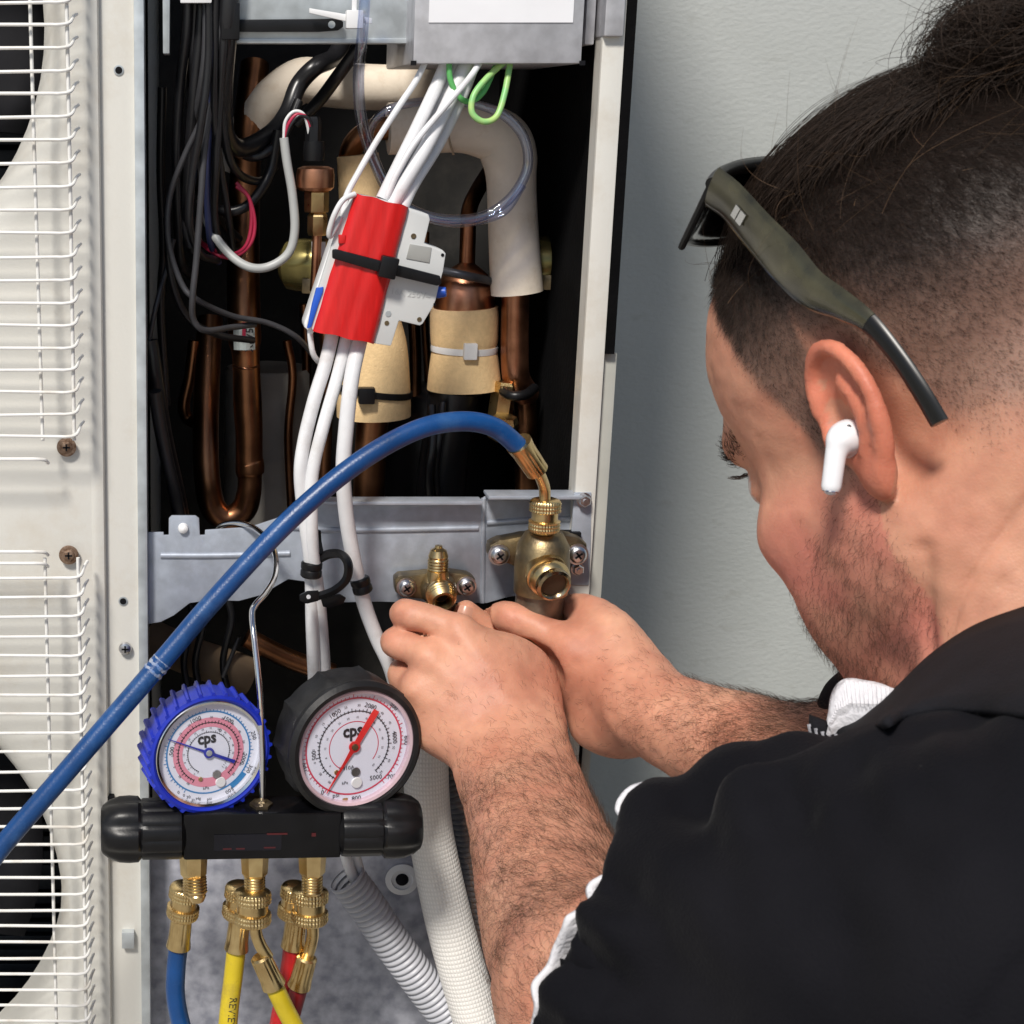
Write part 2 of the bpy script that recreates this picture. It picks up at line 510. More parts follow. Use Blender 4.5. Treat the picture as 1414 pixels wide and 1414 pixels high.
MB().box(((XL + xg) / 2, 0.235, (ZB + ZT) / 2), ((xg - XL) / 2 - 0.004, 0.002, (ZT - ZB) / 2 - 0.005)).obj('coil_backing', M_dark, unit)

# wire fan guards: every wire a piece of its own
YW = -0.022
def guard(ys, xr, xv, ytop, ybot, shorts):
    root = None
    rw = 2.5 * S(60, 600, YW)
    zt, zb = P(60, ytop, YW).z, P(60, ybot, YW).z
    xr_ = P(xr, (ytop + ybot) / 2, YW).x
    xi0, xi1 = P(xv[0], ytop, YW + 0.002), P(xv[1], ybot, YW + 0.002)
    g = MB().tube([(xr_, YW, zt), (xr_ + 0.0003, YW, (zt + zb) / 2), (xr_, YW, zb)], rw * 1.05, 10).obj('fan_guard', M_wire, unit)
    MB().tube([(xi0.x, YW + 0.0015, xi0.z), (xi1.x, YW + 0.0015, xi1.z)], rw, 10).obj('wire', M_wire, g)
    for xo in (-0.26, -0.42, -0.58):
        MB().tube([(xo, YW + 0.0015, zt), (xo, YW + 0.0015, zb)], rw, 8).obj('wire', M_wire, g)
    xend = XL + 0.04
    for i, y in enumerate(ys):
        z = P(50, y, YW - 0.003).z
        if i in shorts:
            xx = P(62, y, YW).x
            MB().tube([(xend, YW - 0.003, z)] + catmull([(xx - 0.009, YW - 0.003, z), (xx - 0.005, YW - 0.003, z), (xx, YW - 0.001, z - 0.001), (xx + 0.0015, YW + 0.004, z - 0.004)], 5), rw, 8).obj('wire', M_wire, g)
            continue
        jz = random.uniform(-0.0008, 0.0008)
        pts = [(xr_ - 0.008, YW - 0.003, z), (xr_ - 0.004, YW - 0.003, z), (xr_ + 0.0015, YW - 0.0015, z + 0.001), (xr_ + 0.0035, YW + 0.006, z + 0.005), (xr_ + 0.005, YW + 0.012, z + 0.0065)]
        MB().tube([(xend, YW - 0.003, z), (xr_ - 0.05, YW - 0.003, z + jz)] + catmull(pts, 4), rw * 0.92, 8).obj('wire', M_wire, g)
    return g
up = [-92, -60, -28, 3, 34, 66, 98, 129, 161, 193, 225, 258, 290, 322, 355, 387, 419, 450, 481, 511, 542, 572, 603, 634]
guard(up, 96, (38, 59), -120, 608, (len(up) - 1,))
lo = [762, 778, 798, 824, 851, 879, 906, 933, 960, 986, 1012, 1038, 1065, 1091, 1116, 1142, 1166, 1189, 1212, 1235, 1257, 1279, 1301, 1323, 1345, 1367, 1389, 1410, 1431, 1452, 1473]
guard(lo, 114, (62, 80), 770, 1490, (0, 1))
# screws, holes and the little lug on the panel edge
def phillips(px, py, Y, rpx, m, name='screw', washer=None, parent=None, d=(0, -1, 0), mcross=None):
    s = S(px, py, Y)
    r = rpx * s
    o = P(px, py, Y)
    b = MB()
    b.lathe([(r, 0), (r * 1.0, r * 0.25), (r * 0.86, r * 0.5), (r * 0.5, r * 0.64), (0.01 * r, r * 0.66)], o, d, 24)
    sc = b.obj(name, m, parent or unit)
    cr = MB()
    a, e, dd = frame_of(d)
    for ax, ay in ((a, e), (e, a)):
        c = o + dd * r * 0.60
        cr.add([c + ax * r * u + ay * r * v + dd * r * w for u in (-0.55, 0.55) for v in (-0.13, 0.13) for w in (-0.1, 0.09)],
               [(0, 1, 3, 2), (4, 6, 7, 5), (0, 4, 5, 1), (2, 3, 7, 6), (1, 5, 7, 3), (0, 2, 6, 4)])
    if (parent or unit) == unit:
        cr.obj('cross_slot', M_dark, sc, angle=20)
        if washer:
            MB().lathe([(r * washer, 0), (r * washer, 0.0008), (r * washer * 0.7, 0.0013)], o + dd * 0.0002, d, 28).obj('washer', m, sc)
    return sc
phillips(92, 617, -0.003, 9, M_rustscrew, washer=1.5)
phillips(95, 766, -0.003, 9, M_rustscrew, washer=1.5)
phillips(173, 895, 0.004, 9, M_screw)
for hx, hy in ((164, 97), (170, 830)):
    o = P(hx, hy, 0.0058)
    MB().lathe([(0.0030, 0), (0.0030, 0.0004), (0.0022, 0.0005)], o, (0, -1, 0), 20).obj('screw_hole', M_galv, unit)
    MB().lathe([(0.0021, 0), (0.002, 0.0003)], o + Vector((0, -0.0006, 0)), (0, -1, 0), 20).obj('screw_hole', M_dark, unit)
c = P(177, 1296, 0.004)
MB().box(c, (0.0042, 0.003, 0.006), 0.0006).obj('lug', M_galv, unit)
c = P(152, 1140, 0.004)
MB().box(c, (0.003, 0.0025, 0.022), 0.0006).obj('slot', M_dark, unit)

# ---------------------------------------------------------------- brackets and control box
def plate(name, pxs, Y, t, m, parent=unit, bev=0.0006):
    return MB().prism(poly(pxs, Y), Y, Y + t, bev).obj(name, m, parent)
def blob(name, pxs, Y, rpx, m, parent, sub=6):
    return pipe(name, [(x, y, Y) for x, y in pxs], rpx, m, parent, sub, 12)
upb = plate('upper_bracket', [(300, -60), (600, -60), (600, 58), (318, 58), (316, 8), (300, 4)], 0.03, 0.002, M_galv)
MB().box(P(440, 57, 0.036), (0.075, 0.007, 0.0015), 0.0005).obj('bracket_lip', M_galv, upb)
plate('bracket_edge', [(224, -60), (235, -60), (234, 74), (225, 74)], 0.01, 0.03, M_galv)
plate('bracket_foot', [(248, -60), (300, -60), (292, 4), (249, 4)], 0.012, 0.004, M_white)
pb0, pb1 = P(570, 88, -0.005), P(808, 0, -0.005)
pbt = pb1.z + 0.09
cbx = MB()
cbx.box(((pb0.x + pb1.x) / 2, 0.06, (pb0.z + pbt) / 2), ((pb1.x - pb0.x) / 2, 0.065, (pbt - pb0.z) / 2), 0.0016)
cb = cbx.obj('control_box', M_boxsteel, unit)
cl = MB()
a0, a1 = P(592, 31, -0.0058), P(793, 0, -0.0058)
cl.box(((a0.x + a1.x) / 2, -0.0054, (a0.z + pbt - 0.01) / 2), ((a1.x - a0.x) / 2, 0.0003, (pbt - 0.01 - a0.z) / 2))
cl.obj('sticker', M_paper, cb)
for sx in (571, 804):
    MB().box(P(sx, 87, -0.0055), (0.0016, 0.0008, 0.0013)).obj('corner_notch', M_dark, cb)
for x0, x1, yb, Y in ((807, 824, 62, 0.012), (823, 836, 54, 0.018), (834, 864, 50, -0.004)):
    o0, o1 = P(x0, yb, Y), P(x1, 0, Y)
    MB().box(((o0.x + o1.x) / 2, Y + 0.02, (o0.z + pbt) / 2), ((o1.x - o0.x) / 2, 0.02, (pbt - o0.z) / 2), 0.0012).obj('side_cover', M_boxsteel, cb)
# black releasable strap and white cable tie on the upper bracket
st = plate('cable_strap', [(318, 27), (440, 26), (468, 25), (474, 30), (474, 37), (467, 42), (440, 44), (318, 44)], 0.024, 0.003, M_blackpl)
MB().box(P(318, 30, 0.022), (0.0055, 0.006, 0.0105), 0.001).obj('strap_buckle', M_blackpl, st)
MB().lathe([(0.0022, 0), (0.0021, 0.0004)], P(458, 34, 0.0238), (0, -1, 0), 16).obj('strap_hole', M_galv, st)
wt = plate('cable_tie', [(427, 11), (480, 20), (514, 25), (514, 33), (480, 30), (427, 18)], 0.016, 0.002, M_white)
MB().box(P(489, 27, 0.014), (0.005, 0.004, 0.0052), 0.0008).obj('tie_head', M_white, wt)
MB().box(P(489, 12, 0.016), (0.0014, 0.001, 0.008), 0.0003).obj('tie_tail', M_white, wt)

# lower mounting bracket
lb = plate('mounting_bracket', [(204, 735), (226, 735), (226, 739), (233, 739), (233, 716), (237, 712), (270, 712), (275, 716), (276, 739), (283, 739), (283, 732), (345, 728), (382, 716), (424, 694),
                                (480, 691), (664, 690), (672, 684), (800, 680), (801, 812), (760, 815), (700, 825), (672, 833), (560, 832), (520, 831), (470, 832), (440, 822), (420, 803), (398, 800), (360, 822), (330, 830), (290, 829),
                                (262, 833), (240, 850), (222, 859), (204, 862)], 0.012, 0.002, M_blugrey)
MB().box((lambda a, b: ((a.x + b.x) / 2, 0.006, (a.z + b.z) / 2))(P(424, 692, 0.006), P(664, 691, 0.006)), ((P(664, 691, 0.006).x - P(424, 691, 0.006).x) / 2, 0.007, 0.0011), 0.0006).obj('bracket_lip', M_blugrey, lb)
MB().box((lambda a, b: ((a.x + b.x) / 2, 0.004, (a.z + b.z) / 2))(P(671, 684, 0.004), P(800, 682, 0.004)), ((P(800, 682, 0.004).x - P(671, 684, 0.004).x) / 2, 0.009, 0.0011), 0.0006).obj('bracket_lip', M_blugrey, lb)
for pts in ([(222, 767), (300, 767), (400, 764)], [(404, 728), (480, 732), (660, 729)], [(672, 722), (730, 718), (792, 716)]):
    blob('bracket_ridge', pts, 0.0125, 4.5, M_blugrey, lb)
blob('bracket_bend', [(668, 688), (667, 760), (666, 832)], 0.0128, 4, M_blugrey, lb)
MB().lathe([(0.0035, 0), (0.003, 0.003), (0.001, 0.0045)], P(253, 729, 0.0125), (0, -1, 0), 16).obj('rivet', M_white, lb)
rt = plate('bracket_ear', [(793, 680), (817, 680), (816, 756), (813, 808), (788, 808), (788, 756)], 0.0, 0.002, M_blugrey, lb)
MB().box(P(783, 737, 0.0), (0.008, 0.004, 0.0016)).obj('slot', M_dark, lb)
def nut(px, py, Y, rpx, parent):
    s = S(px, py, Y)
    h = MB().lathe([(rpx * s * 1.15, 0), (rpx * s * 1.15, 0.001)], P(px, py, Y), (0, -1, 0), 20)
    h.lathe([(rpx * s, 0.001), (rpx * s, 0.004), (rpx * s * 0.8, 0.005)], P(px, py, Y), (0, -1, 0), 6)
    h.lathe([(rpx * s * 0.4, 0.005), (rpx * s * 0.38, 0.0065)], P(px, py, Y), (0, -1, 0), 12)
    return h.obj('nut', M_screw, parent, angle=25)
nut(806, 690, -0.001, 9, lb)
nut(797, 785, -0.001, 8, lb)
# small white fixing and lower panel behind the gauges
lp = plate('lower_panel', [(203, 1150), (560, 1150), (646, 1150), (690, 1500), (203, 1500)], 0.03, 0.003, M_felt)
sc = phillips(555, 1214, 0.029, 9, M_dark, parent=lp)
MB().lathe([(0.0115, 0), (0.0115, 0.001), (0.0075, 0.0018), (0.007, 0.0006)], P(555, 1214, 0.029), (0, -1, 0), 28).obj('washer', M_white, lp)
# ---------------------------------------------------------------- pipes, sensors and looms inside the service bay
pipe('insulated_pipe', [(322, 240, .20, 27), (345, 180, .20, 29), (375, 140, .20, 30), (415, 112, .20, 31), (450, 116, .195, 31), (500, 120, .19, 31), (600, 122, .19, 30)], 0, M_foam, unit)
pipe('insulated_pipe', [(536, 178, .10, 35), (580, 176, .10, 36), (632, 175, .10, 35), (664, 180, .10, 36), (692, 192, .10, 38), (703, 216, .10, 38), (706, 250, .10, 34), (708, 300, .10, 34), (711, 360, .10, 35), (714, 404, .10, 36)], 0, M_foam, unit, 10, 24)
for x, a, b in ((632, (632, 139), (630, 212)),):
    pipe('foam_seam', [(626, 140, .094), (620, 160, .078), (620, 190, .078), (626, 213, .094)], 1.6, mat('foam_crease', (0.45, 0.36, 0.26), 0.8), unit)
pipe('copper_pipe', [(712, 395, .10), (711, 450, .10), (711, 500, .10), (714, 525, .105), (726, 545, .12)], 19, M_copper, unit, 8, 20)
pipe('pipe_clip', [(690, 536, .10), (705, 546, .085), (725, 545, .085), (738, 536, .10)], 7, M_blackpl, unit)
pipe('copper_pipe', [(724, 548, .12), (726, 600, .12), (727, 700, .12)], 16, M_copdark, unit)
pipe('copper_pipe', [(482, 260, .12), (482, 225, .12), (490, 198, .115), (515, 180, .11), (555, 176, .10)], 16, M_copdark, unit, 8, 18)
pipe('insulated_pipe', [(494, 214, .11, 29), (497, 250, .11, 30), (500, 300, .11, 31), (505, 380, .11, 33), (512, 440, .11, 40), (516, 480, .11, 46), (517, 530, .11, 49), (516, 556, .11, 51), (516, 574, .11, 51)], 0, M_foamtan, unit, 8, 28)
def tie_band(px, py, Y, rpx, m, ax):
    s = S(px, py, Y); r = rpx * s
    MB().lathe([(r * .96, -.0022), (r * 1.015, -.0022), (r * 1.025, 0), (r * 1.015, .0022), (r * .96, .0022)], P(px, py, Y), ax, 40, cap=False).obj('cable_tie', m, unit, angle=30)
tie_band(516, 538, .11, 52.5, M_blackpl, (0.12, 0, 1))
MB().box(P(506, 546, .083), (0.0055, 0.004, 0.0055), 0.0012).obj('tie_head', M_blackpl, unit)
pipe('copper_pipe', [(516, 560, .11), (512, 620, .11), (508, 720, .11)], 22, M_copdark, unit)
pipe('insulated_pipe', [(641, 424, .115, 46), (641, 440, .115, 47), (641, 470, .115, 46), (641, 481, .115, 44), (641, 492, .115, 46), (641, 515, .115, 49), (641, 536, .115, 51)], 0, M_foamtan, unit, 8, 32)
tie_band(641, 481, .115, 45, M_white, (0.02, 0, 1))
MB().box(P(649, 485, .092), (0.0045, 0.004, 0.0055), 0.001).obj('tie_head', M_white, unit)
so = P(641, 432, .115); ss = S(641, 432, .115)
MB().lathe([(42 * ss, -0.01), (43 * ss, 0.0), (42 * ss, 0.008), (38 * ss, 0.018), (30 * ss, 0.026), (18 * ss, 0.031), (9 * ss, 0.034), (8 * ss, 0.06)], so, (0, 0, 1), 32).obj('accumulator_dome', M_copper, unit)
pipe('copper_pipe', [(644, 395, .115), (646, 330, .12), (648, 290, .13), (660, 262, .15), (680, 230, .18)], 11, M_copdark, unit)
pipe('black_tube', [(628, 540, .12, 38), (622, 580, .12, 34), (612, 640, .12, 34), (606, 720, .12, 36)], 0, M_bwire, unit, 8, 20)
# charging port nut in the dark
nb = MB()
sn = S(690, 590, .10)
nb.lathe([(17 * sn, 0), (17 * sn, 0.022), (14 * sn, 0.024)], P(690, 575, .10), (0.1, 0, 1), 6)
nb.lathe([(19 * sn, 0), (20 * sn, 0.012), (16 * sn, 0.016)], P(692, 605, .09), (0.1, -0.2, 1), 6)
nb.obj('flare_nut', M_brass, unit, angle=25)
# left-hand suction pipe with coupling and label
pipe('copper_pipe', [(352, 90, .22, 20), (341, 190, .19, 21), (337, 300, .15, 22), (336, 380, .13, 23), (337, 440, .12, 23), (338, 470, .118, 23), (339, 482, .118, 20), (340, 500, .118, 19), (342, 560, .118, 20), (344, 600, .118, 19), (344, 632, .118, 19),
                     (345, 640, .118, 20), (345, 652, .118, 20), (345, 656, .118, 17), (344, 680, .118, 17), (336, 704, .12, 18), (314, 716, .12, 18), (294, 700, .12, 18), (286, 660, .12, 18), (284, 600, .13, 18), (286, 520, .15, 18), (290, 440, .17, 18)], 0, M_copdark, unit, 8, 24)
pipe('copper_pipe', [(268, 470, .16, 8), (262, 520, .16, 8), (254, 560, .16, 9), (262, 580, .16, 9), (284, 584, .15, 9)], 0, M_copdark, unit)
pipe('pipe_bead', [(322, 505, .108), (331, 508, .095), (345, 509, .093), (358, 505, .106)], 1.6, M_copper, unit)
lbp = MB()
for k in range(7):
    w0 = -0.62 + 1.24 * k / 7; w1 = -0.62 + 1.24 * (k + 1) / 7
    c0, c1 = P(337, 446, .119), P(338, 480, .118)
    rr = 25.2 * S(337, 446, .119)
    q = lambda c, w: (c.x + rr * math.sin(w - 0.05), c.y - rr * math.cos(w), c.z)
    lbp.quad(q(c1, w0), q(c1, w1), q(c0, w1), q(c0, w0))
lo_ = lbp.obj('pipe_sticker', mat('silver_sticker', (0.62, 0.68, 0.66), 0.35, 0.5, var=0.1, vscale=200), unit)
vs_, fs_ = text_bm('X075', 0.0075, 0.0001)
c = P(342, 466, .119)
MB().add([(c.x + 0.001 - v.y, c.y - 25.6 * S(337, 446, .119), c.z + v.x) for v in vs_], fs_).obj('sticker_print', M_ink, lo_)
MB().box(P(336, 452, .118) + Vector((0, -25.6 * S(337, 446, .119), 0)), (0.0012, 0.0002, 0.005)).obj('sticker_print', M_redwire, lo_)
# canister with pale wrap standing behind
cn = MB()
cs_ = S(370, 600, .20)
co = P(368, 720, .20)
cn.lathe([(60 * cs_, -0.02), (60 * cs_, 0.05), (61 * cs_, 0.052), (60 * cs_, 0.054), (60 * cs_, 0.115), (56 * cs_, 0.118), (48 * cs_, 0.116)], co, (0, 0, 1), 36)
cn.obj('accumulator', M_canister, unit)
# pressure sensor with its grey lead
s5 = S(436, 240, .06)
ps = MB().lathe([(14 * s5, 0), (15 * s5, 0.004), (14 * s5, 0.012)], P(433, 222, .06), (0, 0, 1), 24).obj('pressure_sensor', M_blackpl, unit)
MB().lathe([(11 * s5, 0), (11 * s5, 0.016), (9 * s5, 0.019)], P(432, 204, .06), (0, 0, 1), 6).obj('sensor_plug', M_blackpl, ps)
MB().lathe([(22 * s5, 0), (26 * s5, 0.002), (26.5 * s5, 0.009), (25 * s5, 0.0135), (18 * s5, 0.015)], P(435, 263, .06), (0, 0, 1), 30).obj('sensor_collar', M_copper, ps)
MB().lathe([(16 * s5, 0), (17 * s5, 0.001), (17 * s5, 0.0125), (15 * s5, 0.014)], P(437, 293, .06), (0, 0, 1), 6).obj('sensor_hex', M_brass, ps, angle=25)
MB().lathe([(12 * s5, 0), (14 * s5, 0.002), (14 * s5, 0.012), (11 * s5, 0.0145)], P(438, 325, .06), (0, 0, 1), 6).obj('sensor_hex', M_brass, ps, angle=25)
pipe('sensor_tube', [(438, 318, .06), (436, 370, .06), (434, 402, .06)], 6.5, M_copper, ps)
pipe('sensor_lead', [(276, 276, .08), (292, 318, .07), (318, 352, .06), (345, 369, .055), (372, 368, .055), (398, 350, .055), (407, 318, .055), (404, 270, .055), (396, 222, .055), (392, 190, .055)], 6.2, M_lgwire, unit, 10)
for k, (m, dx, dy) in enumerate(((M_white, 0, -4), (M_redwire, 4, 0), (M_bwire, 7, 2))):
    pipe('sensor_wire', [(392 + k, 192, .055), (394 + dx, 172 + dy, .054), (406 + dx, 158 + dy, .054), (420 + dx, 163 + dy, .055), (427 + k * 3, 185, .058), (429 + k * 3, 208, .06)], 2.4, m, unit)
# solenoid bodies
def solenoid(px, py, Y, rpx, lab):
    s = S(px, py, Y)
    o = P(px, py, Y)
    b = MB().lathe([(rpx * .6 * s, -0.017), (rpx * .92 * s, -0.013), (rpx * s, -0.006), (rpx * s, 0.008), (rpx * .9 * s, 0.014), (rpx * .55 * s, 0.017)], o, (0.9, -0.35, 0.05), 32).obj('solenoid', M_olive, unit)
    MB().box(o + Vector((0.004, -rpx * s * 0.93, -0.012)), (0.008, 0.003, 0.005), 0.001, Matrix.Rotation(R(-20), 3, 'Z')).obj('solenoid_lug', M_brassd, b)
    if lab:
        MB().box(o + Vector((0.006, -rpx * s * 1.0, 0.004)), (0.0045, 0.0006, 0.0125), 0, Matrix.Rotation(R(-8), 3, 'Z')).obj('sticker', M_paper, b)
        MB().box(o + Vector((0.006, -rpx * s * 1.03, -0.006)), (0.0043, 0.0006, 0.0025), 0, Matrix.Rotation(R(-8), 3, 'Z')).obj('sticker', M_pink, b)
solenoid(424, 366, .09, 36, True)
solenoid(742, 362, .13, 36, False)
pipe('copper_pipe', [(424, 400, .10), (428, 380, .10)], 5, M_copper, unit)
# black loom and its leads
W = [([(262, -40, .03), (258, 40, .03), (250, 110, .04), (244, 200, .05), (246, 300, .06), (250, 360, .08), (262, 380, .12)], 7, M_bwire),
     ([(280, -40, .03), (276, 50, .03), (268, 130, .035), (262, 220, .05), (258, 300, .06), (266, 345, .08)], 8, M_bwire),
     ([(300, -40, .025), (299, 30, .025), (294, 90, .03), (284, 150, .03), (255, 215, .035), (236, 265, .04), (231, 310, .04), (236, 350, .04), (252, 394, .04), (272, 414, .04), (320, 436, .06), (370, 446, .075), (410, 466, .08), (440, 500, .10)], 4.2, M_gwire),
     ([(306, -40, .02), (304, 40, .02), (298, 110, .028), (284, 190, .03), (277, 280, .03), (271, 360, .03), (266, 410, .03), (267, 440, .035), (282, 456, .04), (320, 452, .06), (352, 448, .075)], 4.6, M_gwire),
     ([(292, -40, .02), (292, 60, .02), (290, 140, .03), (286, 240, .045), (290, 330, .07), (302, 362, .1)], 5, M_navy),
     ([(311, -40, .02), (309, 60, .02), (304, 130, .03), (298, 230, .04), (296, 300, .06), (306, 352, .08)], 6, M_bwire),
     ([(272, -40, .03), (268, 80, .035), (272, 180, .05), (280, 260, .06), (300, 330, .08), (330, 352, .1)], 7, M_bwire),
     ([(284, -40, .02), (284, 60, .02), (276, 130, .03), (258, 230, .06), (254, 300, .06), (262, 340, .07)], 5, M_gwire),
     ([(318, -40, .02), (314, 40, .022), (308, 120, .04), (310, 180, .06), (330, 205, .08), (372, 186, .10), (396, 158, .12), (412, 118, .13), (436, 92, .13), (462, 78, .15), (480, 40, .17)], 13, M_bwire),
     ([(318, 198, .08), (345, 216, .09), (372, 208, .09), (396, 178, .10), (412, 140, .11)], 7, M_bwire),
     ([(384, 180, .09), (372, 240, .09), (346, 280, .08), (316, 292, .08), (286, 280, .09), (270, 250, .1)], 7, M_bwire),
     ([(214, 540, .03), (222, 590, .035), (232, 640, .04), (246, 700, .05), (252, 740, .06)], 9, M_bwire),
     ([(206, 470, .05), (214, 520, .05), (226, 600, .06), (246, 690, .08), (252, 730, .08)], 12, M_bwire)]
for ctrl, r, m in W:
    pipe('wire', ctrl, r, m, unit, 8, 10)
for off in (0, 5):
    pipe('wire', [(326, 252 + off, .07), (344, 274, .07), (352 - off, 310, .07), (344 - off, 340, .07), (318, 356 - off, .075), (290, 346 - off, .08), (276, 330, .09), (272, 300, .1)], 2.6, M_redwire, unit)
# clear drain hose with its coil
pipe('clear_hose', [(506, -40, .0, 8), (501, 40, .0, 8), (495, 110, .02, 8), (500, 170, .03, 8), (516, 220, .04, 8), (540, 268, .045, 8), (575, 292, .045, 7), (620, 303, .045, 7), (668, 298, .045, 7), (706, 272, .045, 7), (728, 232, .045, 7), (724, 192, .045, 7), (700, 162, .045, 7),
                    (664, 146, .045, 6), (620, 140, .05, 6), (570, 142, .05, 6), (530, 155, .05, 6), (510, 185, .055, 6), (520, 230, .06, 6), (560, 285, .06, 6), (620, 308, .06, 6), (690, 296, .06, 6), (722, 255, .06, 6)], 0, M_clear, unit, 10, 14)
# green earth wires under the box
pipe('earth_wire', [(620, 84, .0), (622, 110, .0), (634, 134, .0), (650, 140, .002), (668, 126, .004), (684, 92, .01)], 4, M_green, unit, 10)
pipe('earth_wire', [(698, 84, .006), (672, 108, .0), (654, 132, -.004), (652, 156, -.006), (668, 168, -.006), (686, 160, -.004), (697, 128, .0), (705, 84, .006)], 4.4, M_greeny, unit, 10)
# grey pipe and dull shapes below the bracket
pipe('insulated_pipe', [(205, 880, .14), (260, 905, .13), (320, 925, .12), (346, 935, .12)], 27, mat('brown_foam', (0.22, 0.15, 0.09), 0.85, bump=0.1), unit)
pipe('wire', [(330, 880, .05), (318, 910, .05), (308, 935, .05)], 3, M_bwire, unit)
pipe('copper_pipe', [(340, 880, .12), (400, 910, .12), (460, 930, .12)], 14, M_copdark, unit)

# ---------------------------------------------------------------- the two brass service valves
def phil2(px, py, Y, rpx, parent, d=(0, -1, 0)):
    s = S(px, py, Y); r = rpx * s; o = P(px, py, Y)
    b = MB()
    b.lathe([(r * 1.25, 0), (r * 1.25, r * .18), (r, r * .2), (r, r * 0.55), (r * .8, r * .8), (r * .62, r * .86)], o, d, 20)
    a, e, dd = frame_of(d)
    sc = b.obj('screw', M_screw, parent)
    cr = MB()
    for ax, ay in ((a, e), (e, a)):
        c = o + dd * r * 0.84
        sg_ = 1 if ax is a else -1
        ax2, ay2 = (ax * .8 + ay * .6 * sg_), (ay * .8 - ax * .6 * sg_)
        cr.add([c + ax2 * r * u + ay2 * r * v + dd * r * w for u in (-0.5, 0.5) for v in (-0.12, 0.12) for w in (-0.1, 0.05)],
               [(0, 1, 3, 2), (4, 6, 7, 5), (0, 4, 5, 1), (2, 3, 7, 6), (1, 5, 7, 3), (0, 2, 6, 4)])
    for f in [cr]:
        f.obj('screw', M_dark, parent, angle=20)
def threads(r, h0, h1, n, amp=0.08):
    out = []
    for k in range(n):
        t = h0 + (h1 - h0) * k / n
        dt = (h1 - h0) / n
        out += [(r * (1 - amp), t), (r, t + dt * .35), (r, t + dt * .6), (r * (1 - amp), t + dt * .98)]
    return out
sv = plate('service_valve', [(545, 800), (552, 795), (588, 792), (603, 790), (622, 790), (648, 794), (657, 800), (657, 816), (648, 823), (628, 823), (605, 830), (585, 828), (556, 826), (546, 818)], -0.004, 0.012, M_brassd, unit, 0.0022)
s1 = S(604, 800, -.012)
MB().lathe([(24 * s1, 0.012), (25 * s1, -0.004), (22 * s1, -0.012)], P(605, 812, -.005), (0, 1, 0), 24).obj('valve_body', M_brassd, sv)
MB().lathe([(15 * s1, -0.01), (16 * s1, 0.0), (15 * s1, 0.006)] + threads(14.5 * s1, 0.006, 0.0135, 4) + [(13 * s1, 0.0138), (14 * s1, 0.015), (11 * s1, 0.019), (5.5 * s1, 0.0205), (5 * s1, 0.022)], P(604, 800, -.012), (0, 0, 1), 20).obj('valve_stem', M_brass, sv)
pd = Vector((0.10, -0.93, -0.35)).normalized()
MB().lathe([(17 * s1, 0)] + threads(20 * s1, 0.003, 0.010, 3) + [(19 * s1, 0.0105), (15.5 * s1, 0.0125), (12 * s1, 0.0128), (11 * s1, 0.006), (2 * s1, 0.005)], P(606, 814, -.022), pd, 28).obj('valve_port', M_brass, sv)
MB().lathe([(9 * s1, 0), (9 * s1, 0.001)], P(606, 814, -.022) + pd * 0.0062, pd, 20).obj('valve_bore', M_dark, sv)
for x, y in ((561, 811), (644, 809)):
    phil2(x, y, -.0045, 11, sv)
MB().lathe([(22 * s1, 0), (23 * s1, 0.016), (20 * s1, 0.018)], P(606, 868, -.012), (0, 0, 1), 6).obj('flare_nut', M_brassd, sv, angle=25)
bv = plate('service_valve', [(676, 752), (690, 746), (722, 740), (752, 736), (778, 738), (800, 742), (812, 752), (812, 770), (800, 776), (786, 778), (752, 800), (716, 786), (700, 778), (682, 778), (675, 768)], -0.012, 0.014, M_brassd, unit, 0.003)
s2 = S(750, 780, -.03)
MB().lathe([(37 * s2, -0.012), (38 * s2, 0.004), (36 * s2, 0.018), (26 * s2, 0.026), (18 * s2, 0.028)], P(748, 792, -.028), (0, 0, 1), 28).obj('valve_body', M_brassd, bv)
MB().lathe([(17 * s2, 0), (17 * s2, 0.013), (15 * s2, 0.016), (15 * s2, 0.022)], P(751, 758, -.028), (0, 0, 1), 24).obj('valve_stem', M_brassd, bv)
bp_ = P(749, 784, -.036)
pd2 = Vector((0.16, -0.93, -0.28)).normalized()
MB().lathe([(25 * s2, 0), (26 * s2, 0.005), (29 * s2, 0.0055), (29 * s2, 0.009), (26.5 * s2, 0.0095), (28.5 * s2, 0.0115), (28 * s2, 0.0145), (24 * s2, 0.017)], bp_, pd2, 32, cap=False).obj('valve_port', M_brass, bv)
MB().lathe([(23.5 * s2, 0.016), (24.5 * s2, 0.018), (23.5 * s2, 0.0205), (20 * s2, 0.0215), (17.5 * s2, 0.0205), (16.5 * s2, 0.019)], bp_, pd2, 32, cap=False).obj('port_cap', mat('dark_brass', (0.40, 0.31, 0.19), 0.22, 1.0, var=0.2, vscale=100), bv)
MB().lathe([(16.6 * s2, 0.0192), (15.5 * s2, 0.012), (7 * s2, 0.0115), (6.5 * s2, 0.006), (1 * s2, 0.006)], bp_, pd2, 24).obj('valve_bore', mat('shaded_bore', (0.05, 0.038, 0.025), 0.4, 0.6, var=0.2), bv)  # shade of the hollow put into a near-black bore colour
MB().lathe([(31 * s2, 0), (33 * s2, 0.01), (34 * s2, 0.035)], P(742, 858, -.026), (0.04, 0, 1), 28).obj('valve_barrel', mat('grey_brass', (0.20, 0.17, 0.13), 0.45, 0.7, var=0.2, vscale=120, bump=0.1), bv)
MB().lathe([(0.001, -0.003)] + threads(30 * s2, 0, 0.010, 4, .06) + [(28 * s2, 0.0105)], P(746, 866, -.026), (0.04, 0, 1), 28).obj('valve_thread', M_brassd, bv)
